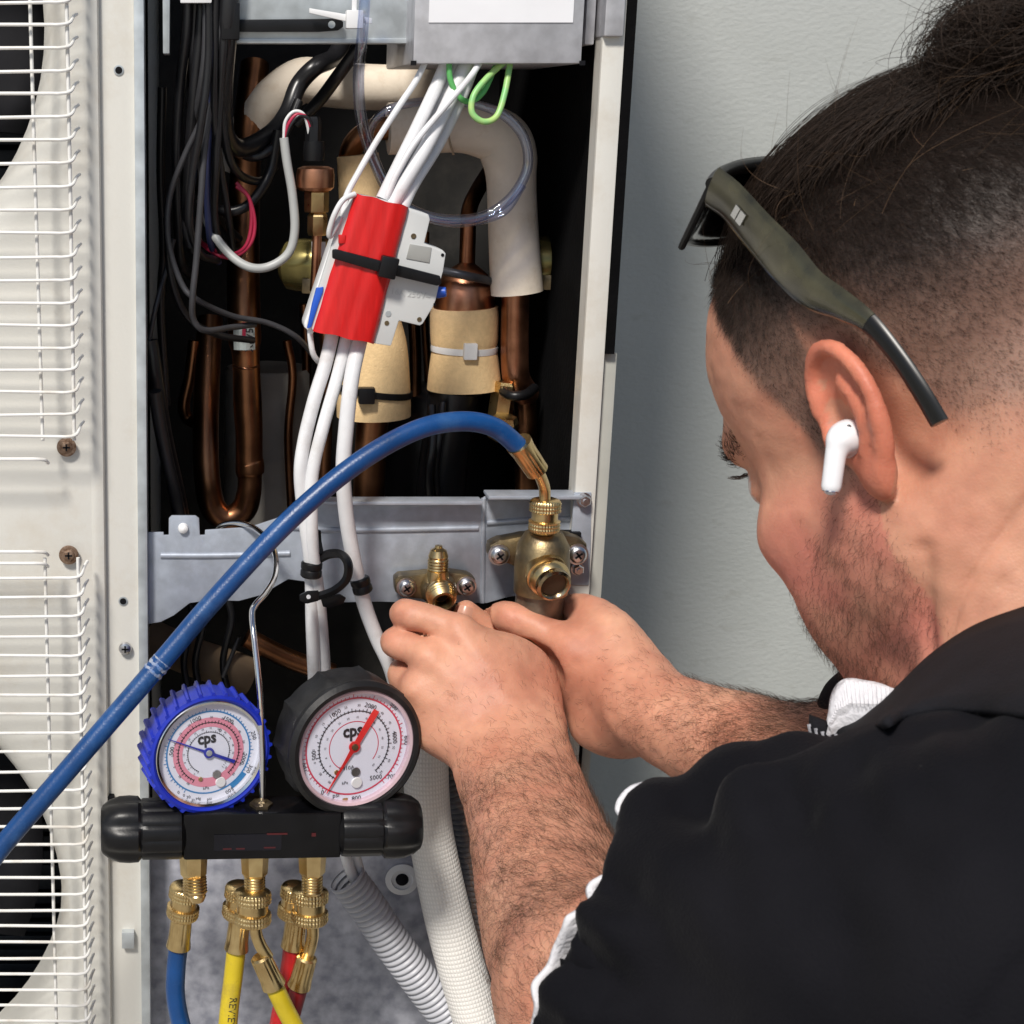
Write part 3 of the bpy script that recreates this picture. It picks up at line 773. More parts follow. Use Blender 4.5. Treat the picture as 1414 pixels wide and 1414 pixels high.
MB().lathe([(33 * s2, 0), (34 * s2, 0.016), (30 * s2, 0.02)], P(745, 905, -.024), (0.02, 0, 1), 6).obj('flare_nut', M_brassd, bv, angle=25)
for x, y in ((689, 766), (797, 765)):
    phil2(x, y, -.013, 12, bv)

# compressor and small tubing at the back of the bay
cs3 = S(610, 640, .21)
cmp_ = MB().lathe([(92 * cs3, -0.12), (94 * cs3, -0.10), (94 * cs3, 0.03), (90 * cs3, 0.045), (74 * cs3, 0.062), (40 * cs3, 0.072), (10 * cs3, 0.075)], P(612, 660, .215), (0, 0, 1), 48).obj('compressor', mat('black_gloss_paint', (0.010, 0.010, 0.011), 0.3, var=0.2, vscale=30, bump=0.05, bscale=150), unit)
pipe('compressor_lead', [(596, 560, .10), (598, 610, .09), (592, 660, .09), (596, 720, .1)], 6, M_bwire, cmp_)
pipe('compressor_lead', [(612, 556, .10), (606, 610, .09), (602, 660, .095), (610, 720, .1)], 5, M_bwire, cmp_)
for ctrl, r, m in (([(572, 300, .2), (570, 400, .2), (574, 520, .2), (570, 700, .2)], 8, M_copdark), ([(588, 320, .22), (586, 430, .22), (592, 560, .22), (586, 700, .22)], 5, M_copdark),
                   ([(764, 330, .2), (760, 430, .2), (758, 560, .2), (752, 700, .2)], 7, M_copdark), ([(540, 300, .24), (544, 420, .24), (536, 560, .24), (540, 700, .24)], 10, M_copdark),
                   ([(600, 372, .10), (640, 380, .09), (676, 388, .10), (700, 396, .13)], 6, M_gwire), ([(396, 470, .16), (404, 520, .16), (398, 600, .16), (402, 700, .16)], 6, M_copdark),
                   ([(452, 330, .18), (448, 420, .18), (452, 520, .17), (446, 700, .17)], 9, M_copdark), ([(420, 420, .19), (424, 520, .19), (418, 700, .19)], 7, M_copdark)):
    pipe('thin_tube', ctrl, r, m, unit, 8, 10)
for ctrl, r, m in (([(224, 120, .06), (222, 240, .07), (226, 340, .08), (222, 430, .09), (230, 560, .1)], 6, M_bwire), ([(240, 330, .06), (230, 370, .06), (216, 420, .05), (206, 470, .05)], 3.5, M_gwire),
                   ([(258, -40, .04), (262, 90, .05), (276, 200, .07), (290, 280, .08), (310, 310, .1), (330, 330, .12)], 6, M_bwire), ([(298, -40, .015), (297, 60, .02), (296, 160, .03), (306, 240, .05), (316, 300, .07), (322, 346, .09)], 5, M_bwire),
                   ([(288, -40, .015), (288, 80, .018), (278, 170, .02), (266, 240, .03), (262, 310, .04), (276, 350, .06), (300, 360, .08)], 5.5, M_bwire), ([(230, 300, .05), (236, 380, .05), (258, 436, .06), (300, 462, .08), (350, 470, .1)], 5, M_bwire),
                   ([(302, 100, .03), (312, 200, .05), (330, 240, .07), (360, 250, .09), (380, 230, .1)], 6, M_bwire), ([(500, 60, .06), (470, 100, .07), (440, 140, .09), (410, 170, .1)], 9, M_bwire)):
    pipe('wire', ctrl, r, m, unit, 8, 10)
for x in (246, 262, 300):
    pipe('wire', [(x, 800, .1), (x + 20, 850, .1), (x + 8, 920, .1), (x + 30, 1000, .09)], 5, M_bwire, unit, 8, 10)
# ---------------------------------------------------------------- red-taped switch block hanging on its white cables
M_tape = mat('red_tape', (0.62, 0.012, 0.012), 0.33, var=0.06, vscale=60, bump=0.07, bscale=60, stretch=(6, 1, 1), coat=0.15)
M_block = mat('grey_white_switch', (0.62, 0.63, 0.62), 0.45, var=0.02, vscale=30, bump=0.02)
M_blueplast = mat('blue_plastic', (0.02, 0.10, 0.55), 0.35, var=0.05)
YB = -0.03
tb = thing('switch_block', 'light grey switch block wrapped in red tape hanging on white cables', 'switch', P(520, 470, YB))
body = plate('housing', [(490, 268), (530, 276), (592, 296), (594, 303), (586, 336), (611, 345), (616, 350), (612, 375), (606, 396), (602, 414), (598, 424), (584, 447), (580, 450), (551, 443), (540, 478), (520, 475), (432, 456), (424, 448), (470, 300)], YB, 0.026, M_block, tb, 0.0012)
plate('side_housing', [(488, 268), (470, 300), (452, 350), (420, 446), (420, 452), (432, 462), (436, 452), (500, 280)], YB + 0.004, 0.02, M_white, tb, 0.001)
# tape: a slightly swollen wrapped band
def tape():
    b = bmesh.new()
    nx, ny = 16, 34
    grid = []
    A, B, C, D = (490, 266), (564, 286), (516, 475), (432, 457)     # top left, top right, bottom right, bottom left
    for face in (0, 1):
        gl = []
        for j in range(ny + 1):
            row = []
            v = j / ny
            for i in range(nx + 1):
                u = i / nx
                w = 0.3 * math.sin(v * 17) + 0.2 * math.sin(v * 40 + u * 5)
                x = (A[0] * (1 - u) + B[0] * u) * (1 - v) + (D[0] * (1 - u) + C[0] * u) * v + w * (1 if i in (0, nx) else 0)
                y = (A[1] * (1 - u) + B[1] * u) * (1 - v) + (D[1] * (1 - u) + C[1] * u) * v + (1.0 * math.sin(u * 13) if j in (0, ny) else 0)
                crown = 1 - abs(2 * u - 1) ** 5
                yy = YB - 0.0016 - 0.0035 * crown + 0.00022 * math.sin(u * 23 + v * 2.5) + 0.00012 * math.sin(u * 41 - v * 3)
                if face:
                    yy = YB + 0.028
                row.append(b.verts.new(P(x, y, yy)))
            gl.append(row)
        grid.append(gl)
    for face in (0, 1):
        g = grid[face]
        for j in range(ny):
            for i in range(nx):
                q = (g[j][i], g[j + 1][i], g[j + 1][i + 1], g[j][i + 1])
                b.faces.new(q if face == 0 else q[::-1])
    f, k = grid
    per = [(0, i) for i in range(nx)] + [(j, nx) for j in range(ny)] + [(ny, i) for i in range(nx, 0, -1)] + [(j, 0) for j in range(ny, 0, -1)]
    for (a, c), (e, g) in zip(per, per[1:] + per[:1]):
        b.faces.new((f[a][c], f[e][g], k[e][g], k[a][c]))
    bmesh.ops.recalc_face_normals(b, faces=b.faces[:])
    return MB().bm(b)
tape().obj('red_tape', M_tape, tb, angle=60)
tie = plate('cable_tie', [(459, 345), (464, 344), (530, 361), (608, 381), (610, 392), (604, 395), (528, 377), (459, 357)], YB - 0.0075, 0.003, M_blackpl, tb, 0.0008)
MB().box(P(536, 369, YB - 0.0085), (0.0052, 0.004, 0.0062), 0.0012, Matrix.Rotation(R(12), 3, 'Y')).obj('tie_head', M_blackpl, tie)
plate('label_window', [(566, 337), (596, 342), (593, 363), (561, 357)], YB - 0.0006, 0.001, mat('grey_window', (0.36, 0.36, 0.34), 0.4), tb, 0.0002)
for x, y, r in ((571, 326, 3.6), (611, 352, 2.2), (600, 420, 1.6), (579, 441, 3.2), (534, 446, 3.2)):
    MB().lathe([(r * .00044, 0), (r * .00044, 0.0006)], P(x, y, YB + .0002), (0, -1, 0), 14).obj('rivet', M_brassd if r > 3 else M_dark, tb)
MB().lathe([(4 * .00044, 0), (4 * .00044, 0.0006)], P(536, 433, YB + .0002), (0, -1, 0), 14).obj('rivet', M_galv, tb)
kb = MB().lathe([(7 * .00044, -.002), (8 * .00044, .002), (6.5 * .00044, .006)], P(602, 404, YB + .008), (1, -.3, .1), 10).obj('blue_knob', M_blueplast, tb)
plate('blue_clip', [(437, 398), (447, 396), (446, 404), (440, 420), (430, 452), (424, 454), (431, 420)], YB - 0.001, 0.004, M_blueplast, tb, 0.0006)
MB().box(P(472, 330, YB - 0.002), (0.002, 0.002, 0.0025), 0.0005).obj('red_button', M_tape, tb)
vs_, fs_ = text_bm('16A 250V~', 0.0052)
c = P(567, 406, YB - 0.0004)
Rt = Matrix.Rotation(R(8), 3, 'Y')
MB().add([c + Rt @ Vector((v.x, 0, v.y)) for v in vs_], fs_).obj('moulded_print', mat('moulded_mark', (0.52, 0.53, 0.52), 0.45), tb)
CB = [([(618, 84, .01), (598, 130, .005), (572, 185, -.005), (545, 240, -.015), (528, 275, -.018)], 9.5),
      ([(646, 84, .01), (620, 140, .0), (590, 200, -.012), (560, 250, -.018), (540, 285, -.018)], 10),
      ([(656, 84, .014), (634, 140, .008), (604, 200, .0), (572, 252, -.012), (556, 285, -.016)], 9),
      ([(632, 84, .014), (608, 140, .01), (576, 196, .0), (548, 250, -.012), (534, 280, -.016)], 8),
      ([(664, 84, .002), (648, 108, -.006), (612, 150, -.012), (574, 196, -.018), (548, 240, -.02), (536, 268, -.02), (528, 280, -.018)], 4.5),
      ([(588, 84, .004), (574, 112, .0), (552, 145, -.006), (520, 195, -.012), (494, 240, -.018), (478, 272, -.022), (474, 300, -.024), (480, 320, -.02)], 4.5),
      ([(490, 268, -.032), (474, 276, -.036), (462, 296, -.036), (455, 318, -.034), (456, 326, -.032), (464, 312, -.032), (470, 300, -.03)], 4)]
for ctrl, r in CB:
    pipe('cable', ctrl, r, M_cable, tb, 10, 14)
CL = [([(460, 455, -.018), (450, 500, -.022), (434, 552, -.026), (420, 610, -.03), (415, 655, -.032), (420, 710, -.03), (427, 760, -.028), (430, 800, -.022), (431, 860, -.015), (434, 940, .0)], 9.5),
      ([(480, 460, -.018), (466, 520, -.024), (446, 590, -.03), (432, 650, -.034), (430, 700, -.034), (432, 760, -.03), (440, 820, -.02), (447, 900, -.005), (450, 960, .005)], 9),
      ([(498, 465, -.018), (486, 520, -.03), (478, 590, -.034), (474, 650, -.034), (478, 710, -.03), (488, 770, -.024), (502, 830, -.02), (520, 880, -.018), (540, 925, -.015), (560, 1000, .0)], 10.5)]
for ctrl, r in CL:
    pipe('cable', ctrl, r, M_cable, tb, 10, 18)
pipe('cable', [(428, 452, -.022), (429, 470, -.022), (434, 492, -.02), (450, 508, -.01)], 4, M_cable, tb, 8)
# black clamps gripping the lower cables
def clamp(px, py, Y, rpx, h, ang):
    s = S(px, py, Y)
    MB().lathe([(rpx * .85 * s, -h), (rpx * s, -h * .8), (rpx * s, -h * .2), (rpx * .93 * s, 0), (rpx * s, h * .2), (rpx * s, h * .8), (rpx * .85 * s, h)], P(px, py, Y), (math.sin(ang), 0, math.cos(ang)), 22).obj('cable_clamp', M_blackpl, tb)
clamp(430, 786, -.026, 15, .005, .05)
clamp(499, 808, -.022, 14, .005, -.3)
stp = MB()
pts, _ = path([(440, 772, -.026), (455, 765, -.03), (472, 766, -.036), (481, 780, -.04), (478, 800, -.04), (462, 815, -.04), (440, 823, -.038), (420, 828, -.036)], 8)
for k in range(len(pts)):
    pass
stp.tube(pts, 6.5 * S(460, 790, -.03), 6)
stp.obj('cable_strap', M_blackpl, tb, angle=20)
plate('strap_end', [(414, 822), (424, 817), (440, 816), (440, 830), (424, 834), (414, 830)], -.041, .002, M_blackpl, tb, .0005)
MB().lathe([(3 * .00044, 0), (3 * .00044, .0006)], P(426, 824, -.0412), (0, -1, 0), 14).obj('strap_hole', M_paper, tb)
plate('strap_end', [(442, 824), (455, 822), (470, 821), (478, 826), (474, 834), (455, 840), (446, 838)], -.036, .002, M_blackpl, tb, .0005)
pipe('cable_strap', [(436, 735, -.02), (437, 750, -.026), (440, 765, -.028)], 8, M_blackpl, tb, 6, 6)

# ---------------------------------------------------------------- manifold gauge set
M_hoseblue = mat('blue_hose_rubber', (0.004, 0.055, 0.20), 0.36, var=0.16, vscale=28, bump=0.10, bscale=700, dirt=(0.03, 0.10, 0.26), dscale=45)
M_hoseyel = mat('yellow_hose_rubber', (0.62, 0.47, 0.02), 0.38, var=0.08, vscale=40, bump=0.08, bscale=500, dirt=(0.34, 0.25, 0.05), dscale=40)
M_hosered = mat('red_hose_rubber', (0.46, 0.012, 0.016), 0.38, var=0.1, vscale=40, bump=0.08, bscale=500, dirt=(0.30, 0.015, 0.02), dscale=50)
M_boot = mat('blue_rubber_boot', (0.010, 0.028, 0.42), 0.36, var=0.08, vscale=60, bump=0.05, bscale=400)
M_dial = mat('dial_face', (0.74, 0.76, 0.86), 0.5, var=0.01)
M_dpink = mat('dial_pink', (0.72, 0.27, 0.36), 0.5, var=0.02)
M_dblue = mat('dial_blue', (0.04, 0.22, 0.50), 0.5, var=0.02)
M_dred = mat('dial_red', (0.60, 0.05, 0.10), 0.5, var=0.02)
M_needleb = mat('needle_blue', (0.02, 0.03, 0.35), 0.4)
M_needler = mat('needle_red', (0.72, 0.03, 0.03), 0.4)
M_lens = clear_mat('clear_lens', (0.97, 0.97, 0.98))
M_anod = mat('black_anodised', (0.004, 0.004, 0.005), 0.2, var=0.2, vscale=60, bump=0.02, bscale=400, spec=0.3)
s0 = S(360, 1140, -.10)
ya = R(2)
MM = Matrix.Translation(P(360, 1142, -.10)) @ Matrix.Rotation(ya, 4, 'Z') @ Matrix.Scale(s0, 4)
man = thing('manifold_gauge_set', 'black two-valve manifold with a blue and a black pressure gauge hung by a hook', 'gauge set', MM @ Vector((0, 0, -36)))
MB().box((0, 0, 0), (108, 30, 34), 4).obj('manifold_body', M_anod, man, MM)
MB().box((-20, -30.6, -8), (46, 0.5, 12), 0).obj('sight_window', mat('dark_window', (0.008, 0.008, 0.012), 0.25, spec=0.3), man, MM)
for a in ((20, 4, 14, 1.2), (70, 2, 3, 2.5), (-48, -17, 6, 1), (-30, -17, 6, 1), (10, -16, 8, 1)):
    MB().box((a[0], -30.9, a[1]), (a[2], 0.4, a[3]), 0).obj('red_print', mat('worn_red_print', (0.07, 0.006, 0.008), 0.5), man, MM)
def knob(x0, sgn):
    def mod(w, j, h):
        if 3 <= j <= 6:
            return 1 - 0.045 * (0.5 + 0.5 * math.cos(12 * w)) ** 6
        if j >= 8:
            return 1 - (0.10, 0.13, 0.12, 0.07, 0.0, 0, 0, 0)[min(7, j - 8)] * (0.5 + 0.5 * math.cos(6 * w)) ** 2
        return 1
    prof = [(28, 0), (33, 2), (36, 5), (41, 7), (42, 12), (42, 52), (42, 60), (40, 62), (45, 66), (46, 78), (45, 92), (40, 106), (33, 115), (29, 117), (26, 113), (8, 111)]
    MB().lathe(prof, (x0, 0, 0), (sgn, 0, 0), 96, mod).obj('hand_wheel', M_blackpl, man, MM, angle=30)
knob(-103, -1)
knob(104, 1)
MB().lathe([(26, -8), (26, 3)], (-104, 0, 0), (1, 0, 0), 24).obj('valve_collar', M_anod, man, MM)
def gauge(cx, cz, Rr, roll, blue):
    GM = MM @ Matrix.Translation((cx, -8, cz)) @ Matrix.Rotation(R(15), 4, 'Z') @ Matrix.Rotation(R(90), 4, 'X') @ Matrix.Rotation(roll, 4, 'Z') @ Matrix.Scale(Rr, 4)
    # local: x right, y up, z towards the viewer; unit = dial radius
    if blue:
        prof = [(0.01, -0.62), (1.06, -0.60), (1.14, -0.50), (1.15, 0.04), (1.15, 0.12), (1.09, 0.15), (1.05, 0.13), (1.04, 0.05)]
        b = MB().lathe(prof, (0, 0, 0), (0, 0, 1), 72, cap=False)
        nf = 30
        for k in range(nf):
            w = 2 * math.pi * k / nf
            c_, s_ = math.cos(w), math.sin(w)
            t = Vector((-s_, c_, 0))
            rdir = Vector((c_, s_, 0))
            tw = t * 0.07
            vs_ = []
            for z, sh in ((-0.58, -0.12), (0.13, 0.0)):
                o = t * sh
                vs_ += [rdir * 1.12 - t * 0.055 + o + Vector((0, 0, z)), rdir * 1.12 + t * 0.055 + o + Vector((0, 0, z)),
                        rdir * 1.20 + t * 0.022 + o + Vector((0, 0, z * .96)), rdir * 1.20 - t * 0.022 + o + Vector((0, 0, z * .96))]
            b.add(vs_, [(0, 1, 2, 3), (7, 6, 5, 4), (0, 4, 5, 1), (1, 5, 6, 2), (2, 6, 7, 3), (3, 7, 4, 0)])
        boot = b.obj('blue_gauge', M_boot, man, GM, angle=30)
    else:
        def mod(w, j, h):
            return 1 + (0.045 * max(0, math.cos(10 * w)) ** 6 if j < 4 else 0)
        prof = [(0.01, -0.75), (1.10, -0.74), (1.17, -0.66), (1.18, -0.18), (1.15, -0.06), (1.19, 0.02), (1.19, 0.10), (1.12, 0.17), (1.05, 0.16), (1.03, 0.08)]
        boot = MB().lathe(prof, (0, 0, 0), (0, 0, 1), 120, mod, cap=False).obj('black_gauge', M_rubber, man, GM, angle=40)
    rim = MB().lathe([(1.06, -0.02), (1.06, 0.10), (1.02, 0.13), (0.975, 0.11), (0.97, 0.0)], (0, 0, 0), (0, 0, 1), 72, cap=False)
    rim.obj('bezel', M_chrome if blue else mat('clear_pink_rim', (0.66, 0.50, 0.56), 0.15, 0.3), boot, GM)
    MB().lathe([(1.06, -0.05), (1.06, -0.03), (1.0, -0.028), (0.98, 0.0)], (0, 0, 0), (0, 0, 1), 72).obj('dial', M_dial, boot, GM)
    col = M_dblue if blue else M_dred
    pr = MB()
    ro = 0.80 if blue else 0.86
    pr.ring(ro - 0.014, ro + 0.014, 0.006)
    a0, sweep = R(234), R(-288)
    def tick(m_, ang, r0, r1, wd, z=0.0085):
        d_ = Vector((math.cos(ang), math.sin(ang), 0)); t_ = Vector((-d_.y, d_.x, 0)) * wd
        m_.quad(d_ * r0 - t_ + Vector((0, 0, z)), d_ * r1 - t_ + Vector((0, 0, z)), d_ * r1 + t_ + Vector((0, 0, z)), d_ * r0 + t_ + Vector((0, 0, z)))
    for k in range(61):
        a = a0 + sweep * k / 60
        tick(pr, a, ro, ro + (0.07 if k % 5 == 0 else 0.04), 0.006)
    if blue:
        pr.ring(0.80, 0.90, 0.008, R(-62), R(-38), 12)
    pr.obj('dial_scale', col, boot, GM)
    pk = MB()
    if blue:
        pk.ring(0.50, 0.68, 0.004)
    else:
        pk.ring(0.435, 0.45, 0.004, R(-40), R(240))
    pk.obj('dial_band', M_dpink if blue else M_dred, boot, GM)
    bk = MB()
    rb = 0.585 if blue else 0.63
    bk.ring(rb - 0.008, rb + 0.008, 0.0095, R(-52), R(238))
    bk.ring(0.40 - 0.005, 0.40 + 0.005, 0.0095, R(-30), R(238)) if blue else None
    for k in range(49):
        a = R(238) - R(290) * k / 48
        tick(bk, a, rb - 0.02, rb + (0.055 if k % 4 == 0 else 0.03), 0.006, 0.0105)
        if blue:
            tick(bk, a, 0.39, 0.44 if k % 4 == 0 else 0.42, 0.004, 0.0105)
    def put(txt, r, ang, size, rot=True, bold=0.0, m_=bk, z=0.011):
        vs_, fs_ = text_bm(txt, size, bold)
        rr = Matrix.Rotation(ang - math.pi / 2 if rot else 0, 3, 'Z')
        o = Vector((math.cos(ang) * r, math.sin(ang) * r, z))
        m_.add([rr @ v + o for v in vs_], fs_)
    vs_, fs_ = text_bm('cps', 0.27, 0.009)
    bk.add([Vector((v.x * 1.0 - 0.02, v.y * 1.15 + 0.28, 0.011)) for v in vs_], fs_)
    if blue:
        o_ = len(bk.v); bk.ring(0.016, 0.028, 0.011, n=14)
        bk.v[o_:] = [(v[0] + 0.24, v[1] + 0.40, v[2]) for v in bk.v[o_:]]
        for t_, a in (('500', 168), ('1000', 108), ('1500', 55), ('250', 12), ('2000', -20), ('300', -31), ('500', -66)):
            put(t_, 0.70 if t_ in ('1500', '2000') else (0.90 if t_ in ('250', '300', '500') and a < 100 else 0.71), R(a), 0.115)
        for t_, a in (('0', 236), ('0', 228), ('30', 242), ('in.Hg', 252), ('psi', 268), ('kPa', 263)):
            put(t_, 0.92 if t_ not in ('kPa',) else .70, R(a), 0.085, rot=False)
    else:
        for t_, r_, a in (('0', .94, 232), ('100', .93, 195), ('500', .72, 184), ('1000', .72, 118), ('2000', .74, 66), ('500', .95, 40), ('600', .95, -2), ('4000', .74, 4), ('700', .95, -44), ('5000', .74, -58), ('800', .95, -88), ('psi', .9, 248)):
            put(t_, r_, R(a), 0.115, rot=(a > -40 and a < 200))
        put('R410A', .40, R(250), 0.10, rot=False)
        put('kPa', .66, R(255), 0.08, rot=False)
    for k in range(16):
        a = R(232) - R(280) * k / 15
        put(str((k * 5 - 10) % 90), rb + 0.10, a, 0.06)
        put(str((k * 4) % 70), rb - 0.11, a, 0.05)
    bk.obj('dial_lettering', M_ink, boot, GM)
    na = R(152) if blue else R(236)
    nd = MB()
    d_, t_ = Vector((math.cos(na), math.sin(na), 0)), Vector((-math.sin(na), math.cos(na), 0))
    w1, w2, lt, lb_ = (0.03, 0.006, 0.86, 0.55) if blue else (0.05, 0.007, 0.92, 0.72)
    zz = 0.03
    tl = [(-lb_, 0.035 if blue else 0.055), (-lb_ * .85, 0.03 if blue else 0.06), (0, w1), (lt * .3, w1 * .55), (lt, w2)]
    vv = []
    for z_ in (zz, zz + 0.008):
        for r_, w_ in tl:
            vv += [d_ * r_ - t_ * w_ + Vector((0, 0, z_)), d_ * r_ + t_ * w_ + Vector((0, 0, z_))]
    ff = []
    n_ = len(tl)
    for k in range(n_ - 1):
        a = 2 * k
        ff += [(a, a + 2, a + 3, a + 1), (a + 2 * n_, a + 1 + 2 * n_, a + 3 + 2 * n_, a + 2 + 2 * n_), (a, a + 2 * n_, a + 2 + 2 * n_, a + 2), (a + 1, a + 3, a + 3 + 2 * n_, a + 1 + 2 * n_)]
    nd.add(vv, ff)
    if not blue or True:
        nd.lathe([(0.10, 0.02), (0.10, 0.045)], (0, 0, 0), (0, 0, 1), 24)
    nd.obj('needle', M_needleb if blue else M_needler, boot, GM)
    MB().lathe([(0.06, 0.04), (0.055, 0.06), (0.02, 0.063)], (0, 0, 0), (0, 0, 1), 20).obj('needle_hub', M_brassd if not blue else M_galv, boot, GM)
    MB().lathe([(0.085, 0.008), (0.08, 0.03)], (0.13, -0.45, 0) if blue else (0.02, -0.46, 0), (0, 0, 1), 20).obj('adjusting_screw', M_screw, boot, GM)
    MB().lathe([(0.10, 0.008), (0.09, 0.035)], (0.20, -0.62, 0) if blue else (0.04, -0.66, 0), (0, 0, 1), 20).obj('vent_plug', M_white, boot, GM)
    MB().lathe([(0.045, 0.008), (0.04, 0.02)], (-0.18, -0.50, 0) if blue else (-0.32, -0.42, 0), (0, 0, 1), 20).obj('stop_pin', M_brass, boot, GM)
    MB().lathe([(0.975, 0.055), (0.8, 0.075), (0.4, 0.088), (0.02, 0.09)], (0, 0, 0), (0, 0, 1), 48, cap=False).obj('lens', M_lens, boot, GM)
gauge(-73, 115, 74, R(3), True)
gauge(125, 121, 81, R(2), False)
for x in (-90, 112):
    MB().lathe([(12, -2), (12, 16), (9, 18), (9, 30)], (x, 0, 30), (0, 0, 1), 16).obj('gauge_stem', M_brass, man, MM)
MB().lathe([(16, 0), (16, 6), (9, 8), (7, 10)], (0, -4, 32), (0, 0, 1), 6).obj('hook_nut', M_brassd, man, MM, angle=25)
pipe('hook', [(362, 1106, -.10), (362, 1040, -.10), (359, 960, -.095), (352, 890, -.085), (348, 850, -.075), (352, 836, -.07), (366, 820, -.06), (379, 797, -.045), (381, 770, -.03), (372, 748, -.014), (352, 730, .004), (328, 722, .014), (305, 726, .02), (296, 738, .022)], 4.2, M_chrome, man, 10, 12)
def fitting(x, n):
    o = MB().lathe([(19, 0), (20, 2), (18, 34), (15, 38)], (x, -2, -33), (0, -.12, -1), 6).obj('outlet_fitting', M_brass, man, MM, angle=25)
    MB().lathe([(14, 0)] + threads(15, 1, 26, 6, .09) + [(12, 28)], (x, -6, -70), (0, -.12, -1), 20).obj('outlet_thread', M_brass, o, MM)
for x in (-93, -8, 72):
    fitting(x, 0)

def knurl(o, d, r, L, parent, m=M_brass):
    prof, nn = [], 60
    rows = [0.0, .04, .10]
    prof = [(r * .62, -L * .06), (r * .9, 0), (r * .96, L * .03)]
    kn0 = len(prof)
    for k in range(13):
        prof.append((r, L * (.04 + .30 * k / 12)))
    a1 = len(prof)
    prof += [(r * .86, L * .37), (r * .86, L * .62)]
    b0 = len(prof)
    for k in range(13):
        prof.append((r, L * (.65 + .30 * k / 12)))
    b1 = len(prof)
    prof += [(r * .9, L), (r * .6, L * 1.05)]
    def mod(w, j, h):
        if kn0 <= j < a1 or b0 <= j < b1:
            q = h / (r * 0.24) * math.pi
            return 1 + 0.05 * (math.sin(17 * w + q) * math.sin(17 * w - q))
        return 1
    return MB().lathe(prof, o, d, 170, mod).obj('knurled_coupling', m, parent, angle=60)
def crimp(o, d, r, L, parent):
    def mod(w, j, h):
        return 1 - (0.07 * max(0, math.cos(10 * w)) ** 3 if 1 < j < 5 else 0)
    return MB().lathe([(r * .75, 0), (r * .95, L * .05), (r * .95, L * .15), (r * .97, L * .4), (r * 1.0, L * .75), (r * 1.06, L * .88), (r * 1.1, L), (r * .85, L)], o, d, 60, mod).obj('crimp_sleeve', M_brass, parent, angle=35)
def hose(name, label, ctrl, rpx, m, parts, group='charging hoses'):
    pts, _ = path(ctrl, 10)
    o = thing(name, label, 'hose', Vector(pts[0]), group)
    h = MB().tube(pts, rpx * S(*ctrl[len(ctrl) // 2][:3]), 20).obj('hose_sleeve', m, o)
    parts(o)
    return o, h, pts
# long blue hose arching up to the big valve
def pb(o):
    a, b = P(716, 612, -.058), P(743, 652, -.05)
    crimp(b, a - b, 17 * S(730, 630, -.055), (a - b).length, o)
    pipe('elbow_tube', [(742, 650, -.05), (748, 662, -.046), (752, 676, -.042), (752, 694, -.04)], 8, M_brass, o, 8, 16)
    knurl(P(751, 734, -.037), (0, 0, 1), 21 * S(751, 710, -.037), P(751, 690, -.037).z - P(751, 734, -.037).z, o)
BH = [(-330, 1480, -.20), (-160, 1350, -.17), (-40, 1222, -.145), (10, 1160, -.14), (100, 1056, -.13), (216, 922, -.115), (300, 824, -.105), (400, 718, -.095), (490, 642, -.085), (570, 596, -.075), (632, 582, -.068), (682, 590, -.062), (722, 622, -.057)]
hb, hbm, hbp = hose('charging_hose', 'long blue charging hose arching up to the big brass valve', BH, 14.2, M_hoseblue, pb)
sc_ = MB()
c0 = P(221, 919, -.1145); c1 = P(213, 928, -.1148)
dd = (P(300, 824, -.105) - P(100, 1056, -.13)).normalized()
rh = 14.5 * S(216, 922, -.115)
pr_ = [(rh * (1.0 + .05 * math.sin(k * 1.7)), (k - 4) * 0.0011) for k in range(9)]
sc_.lathe([(rh * .9, -0.0052)] + pr_ + [(rh * .9, 0.0052)], P(217, 921, -.1147), dd, 28, lambda w, j, h: 1 + .025 * math.sin(5 * w + j * 1.3) + .02 * math.sin(9 * w - j))
sc_.obj('scuffed_wrap', mat('scuffed_tape', (0.42, 0.42, 0.42), 0.7, vscale=160, col2=(0.04, 0.13, 0.36), bump=0.5, bscale=350), hb)
# short hoses under the manifold
def drop(name, label, cxy, ctrl, m, elbow, Yc):
    def parts(o):
        cx, cy, r = cxy
        sp = S(cx, cy, Yc)
        L = 48 * sp
        dvec = Vector((0, -0.10, -1)) if elbow else Vector((-0.12, 0.05, -1))
        knurl(P(cx, cy - 22, Yc), dvec, r * sp, L, o)
        a = Vector(P(*ctrl[0]))
        if elbow:
            e = elbow
            pipe('elbow_tube', e, 8.5, M_brass, o, 8, 16)
        d = Vector(catmull([P(*c) for c in ctrl], 10)[2]) - a
        s_ = a - d.normalized() * 44 * sp
        crimp(s_, d, 14.5 * sp * 1.08, 50 * sp, o)
    return hose(name, label, ctrl, 13.2, m, parts)
drop('charging_hose', 'short blue hose hanging below the black manifold', (257, 1246, 22), [(247, 1302, -.088), (243, 1340, -.088), (243, 1380, -.09), (254, 1430, -.095), (280, 1520, -.11)], M_hoseblue, None, -.088)
MB().lathe([(15, 0)] + threads(15, 1, 22, 5, .09) + [(12, 24), (13, 26), (9, 34), (5, 36)], (-90, -12, -68), (0.05, -.25, -1), 20).obj('flare_stub', M_brass, man, MM)
hy, hym, hyp = drop('charging_hose', 'straight yellow hose with black printing below the manifold', (334, 1246, 22), [(327, 1305, -.088), (322, 1350, -.088), (316, 1400, -.09), (306, 1520, -.10)], M_hoseyel, None, -.088)
drop('charging_hose', 'yellow hose slanting from a bent brass elbow, front of two', (349, 1252, 25), [(376, 1356, -.108), (392, 1390, -.108), (412, 1430, -.108), (450, 1520, -.108)], M_hoseyel,
     [(352, 1272, -.106), (354, 1290, -.107), (360, 1306, -.108), (370, 1322, -.108)], -.105)
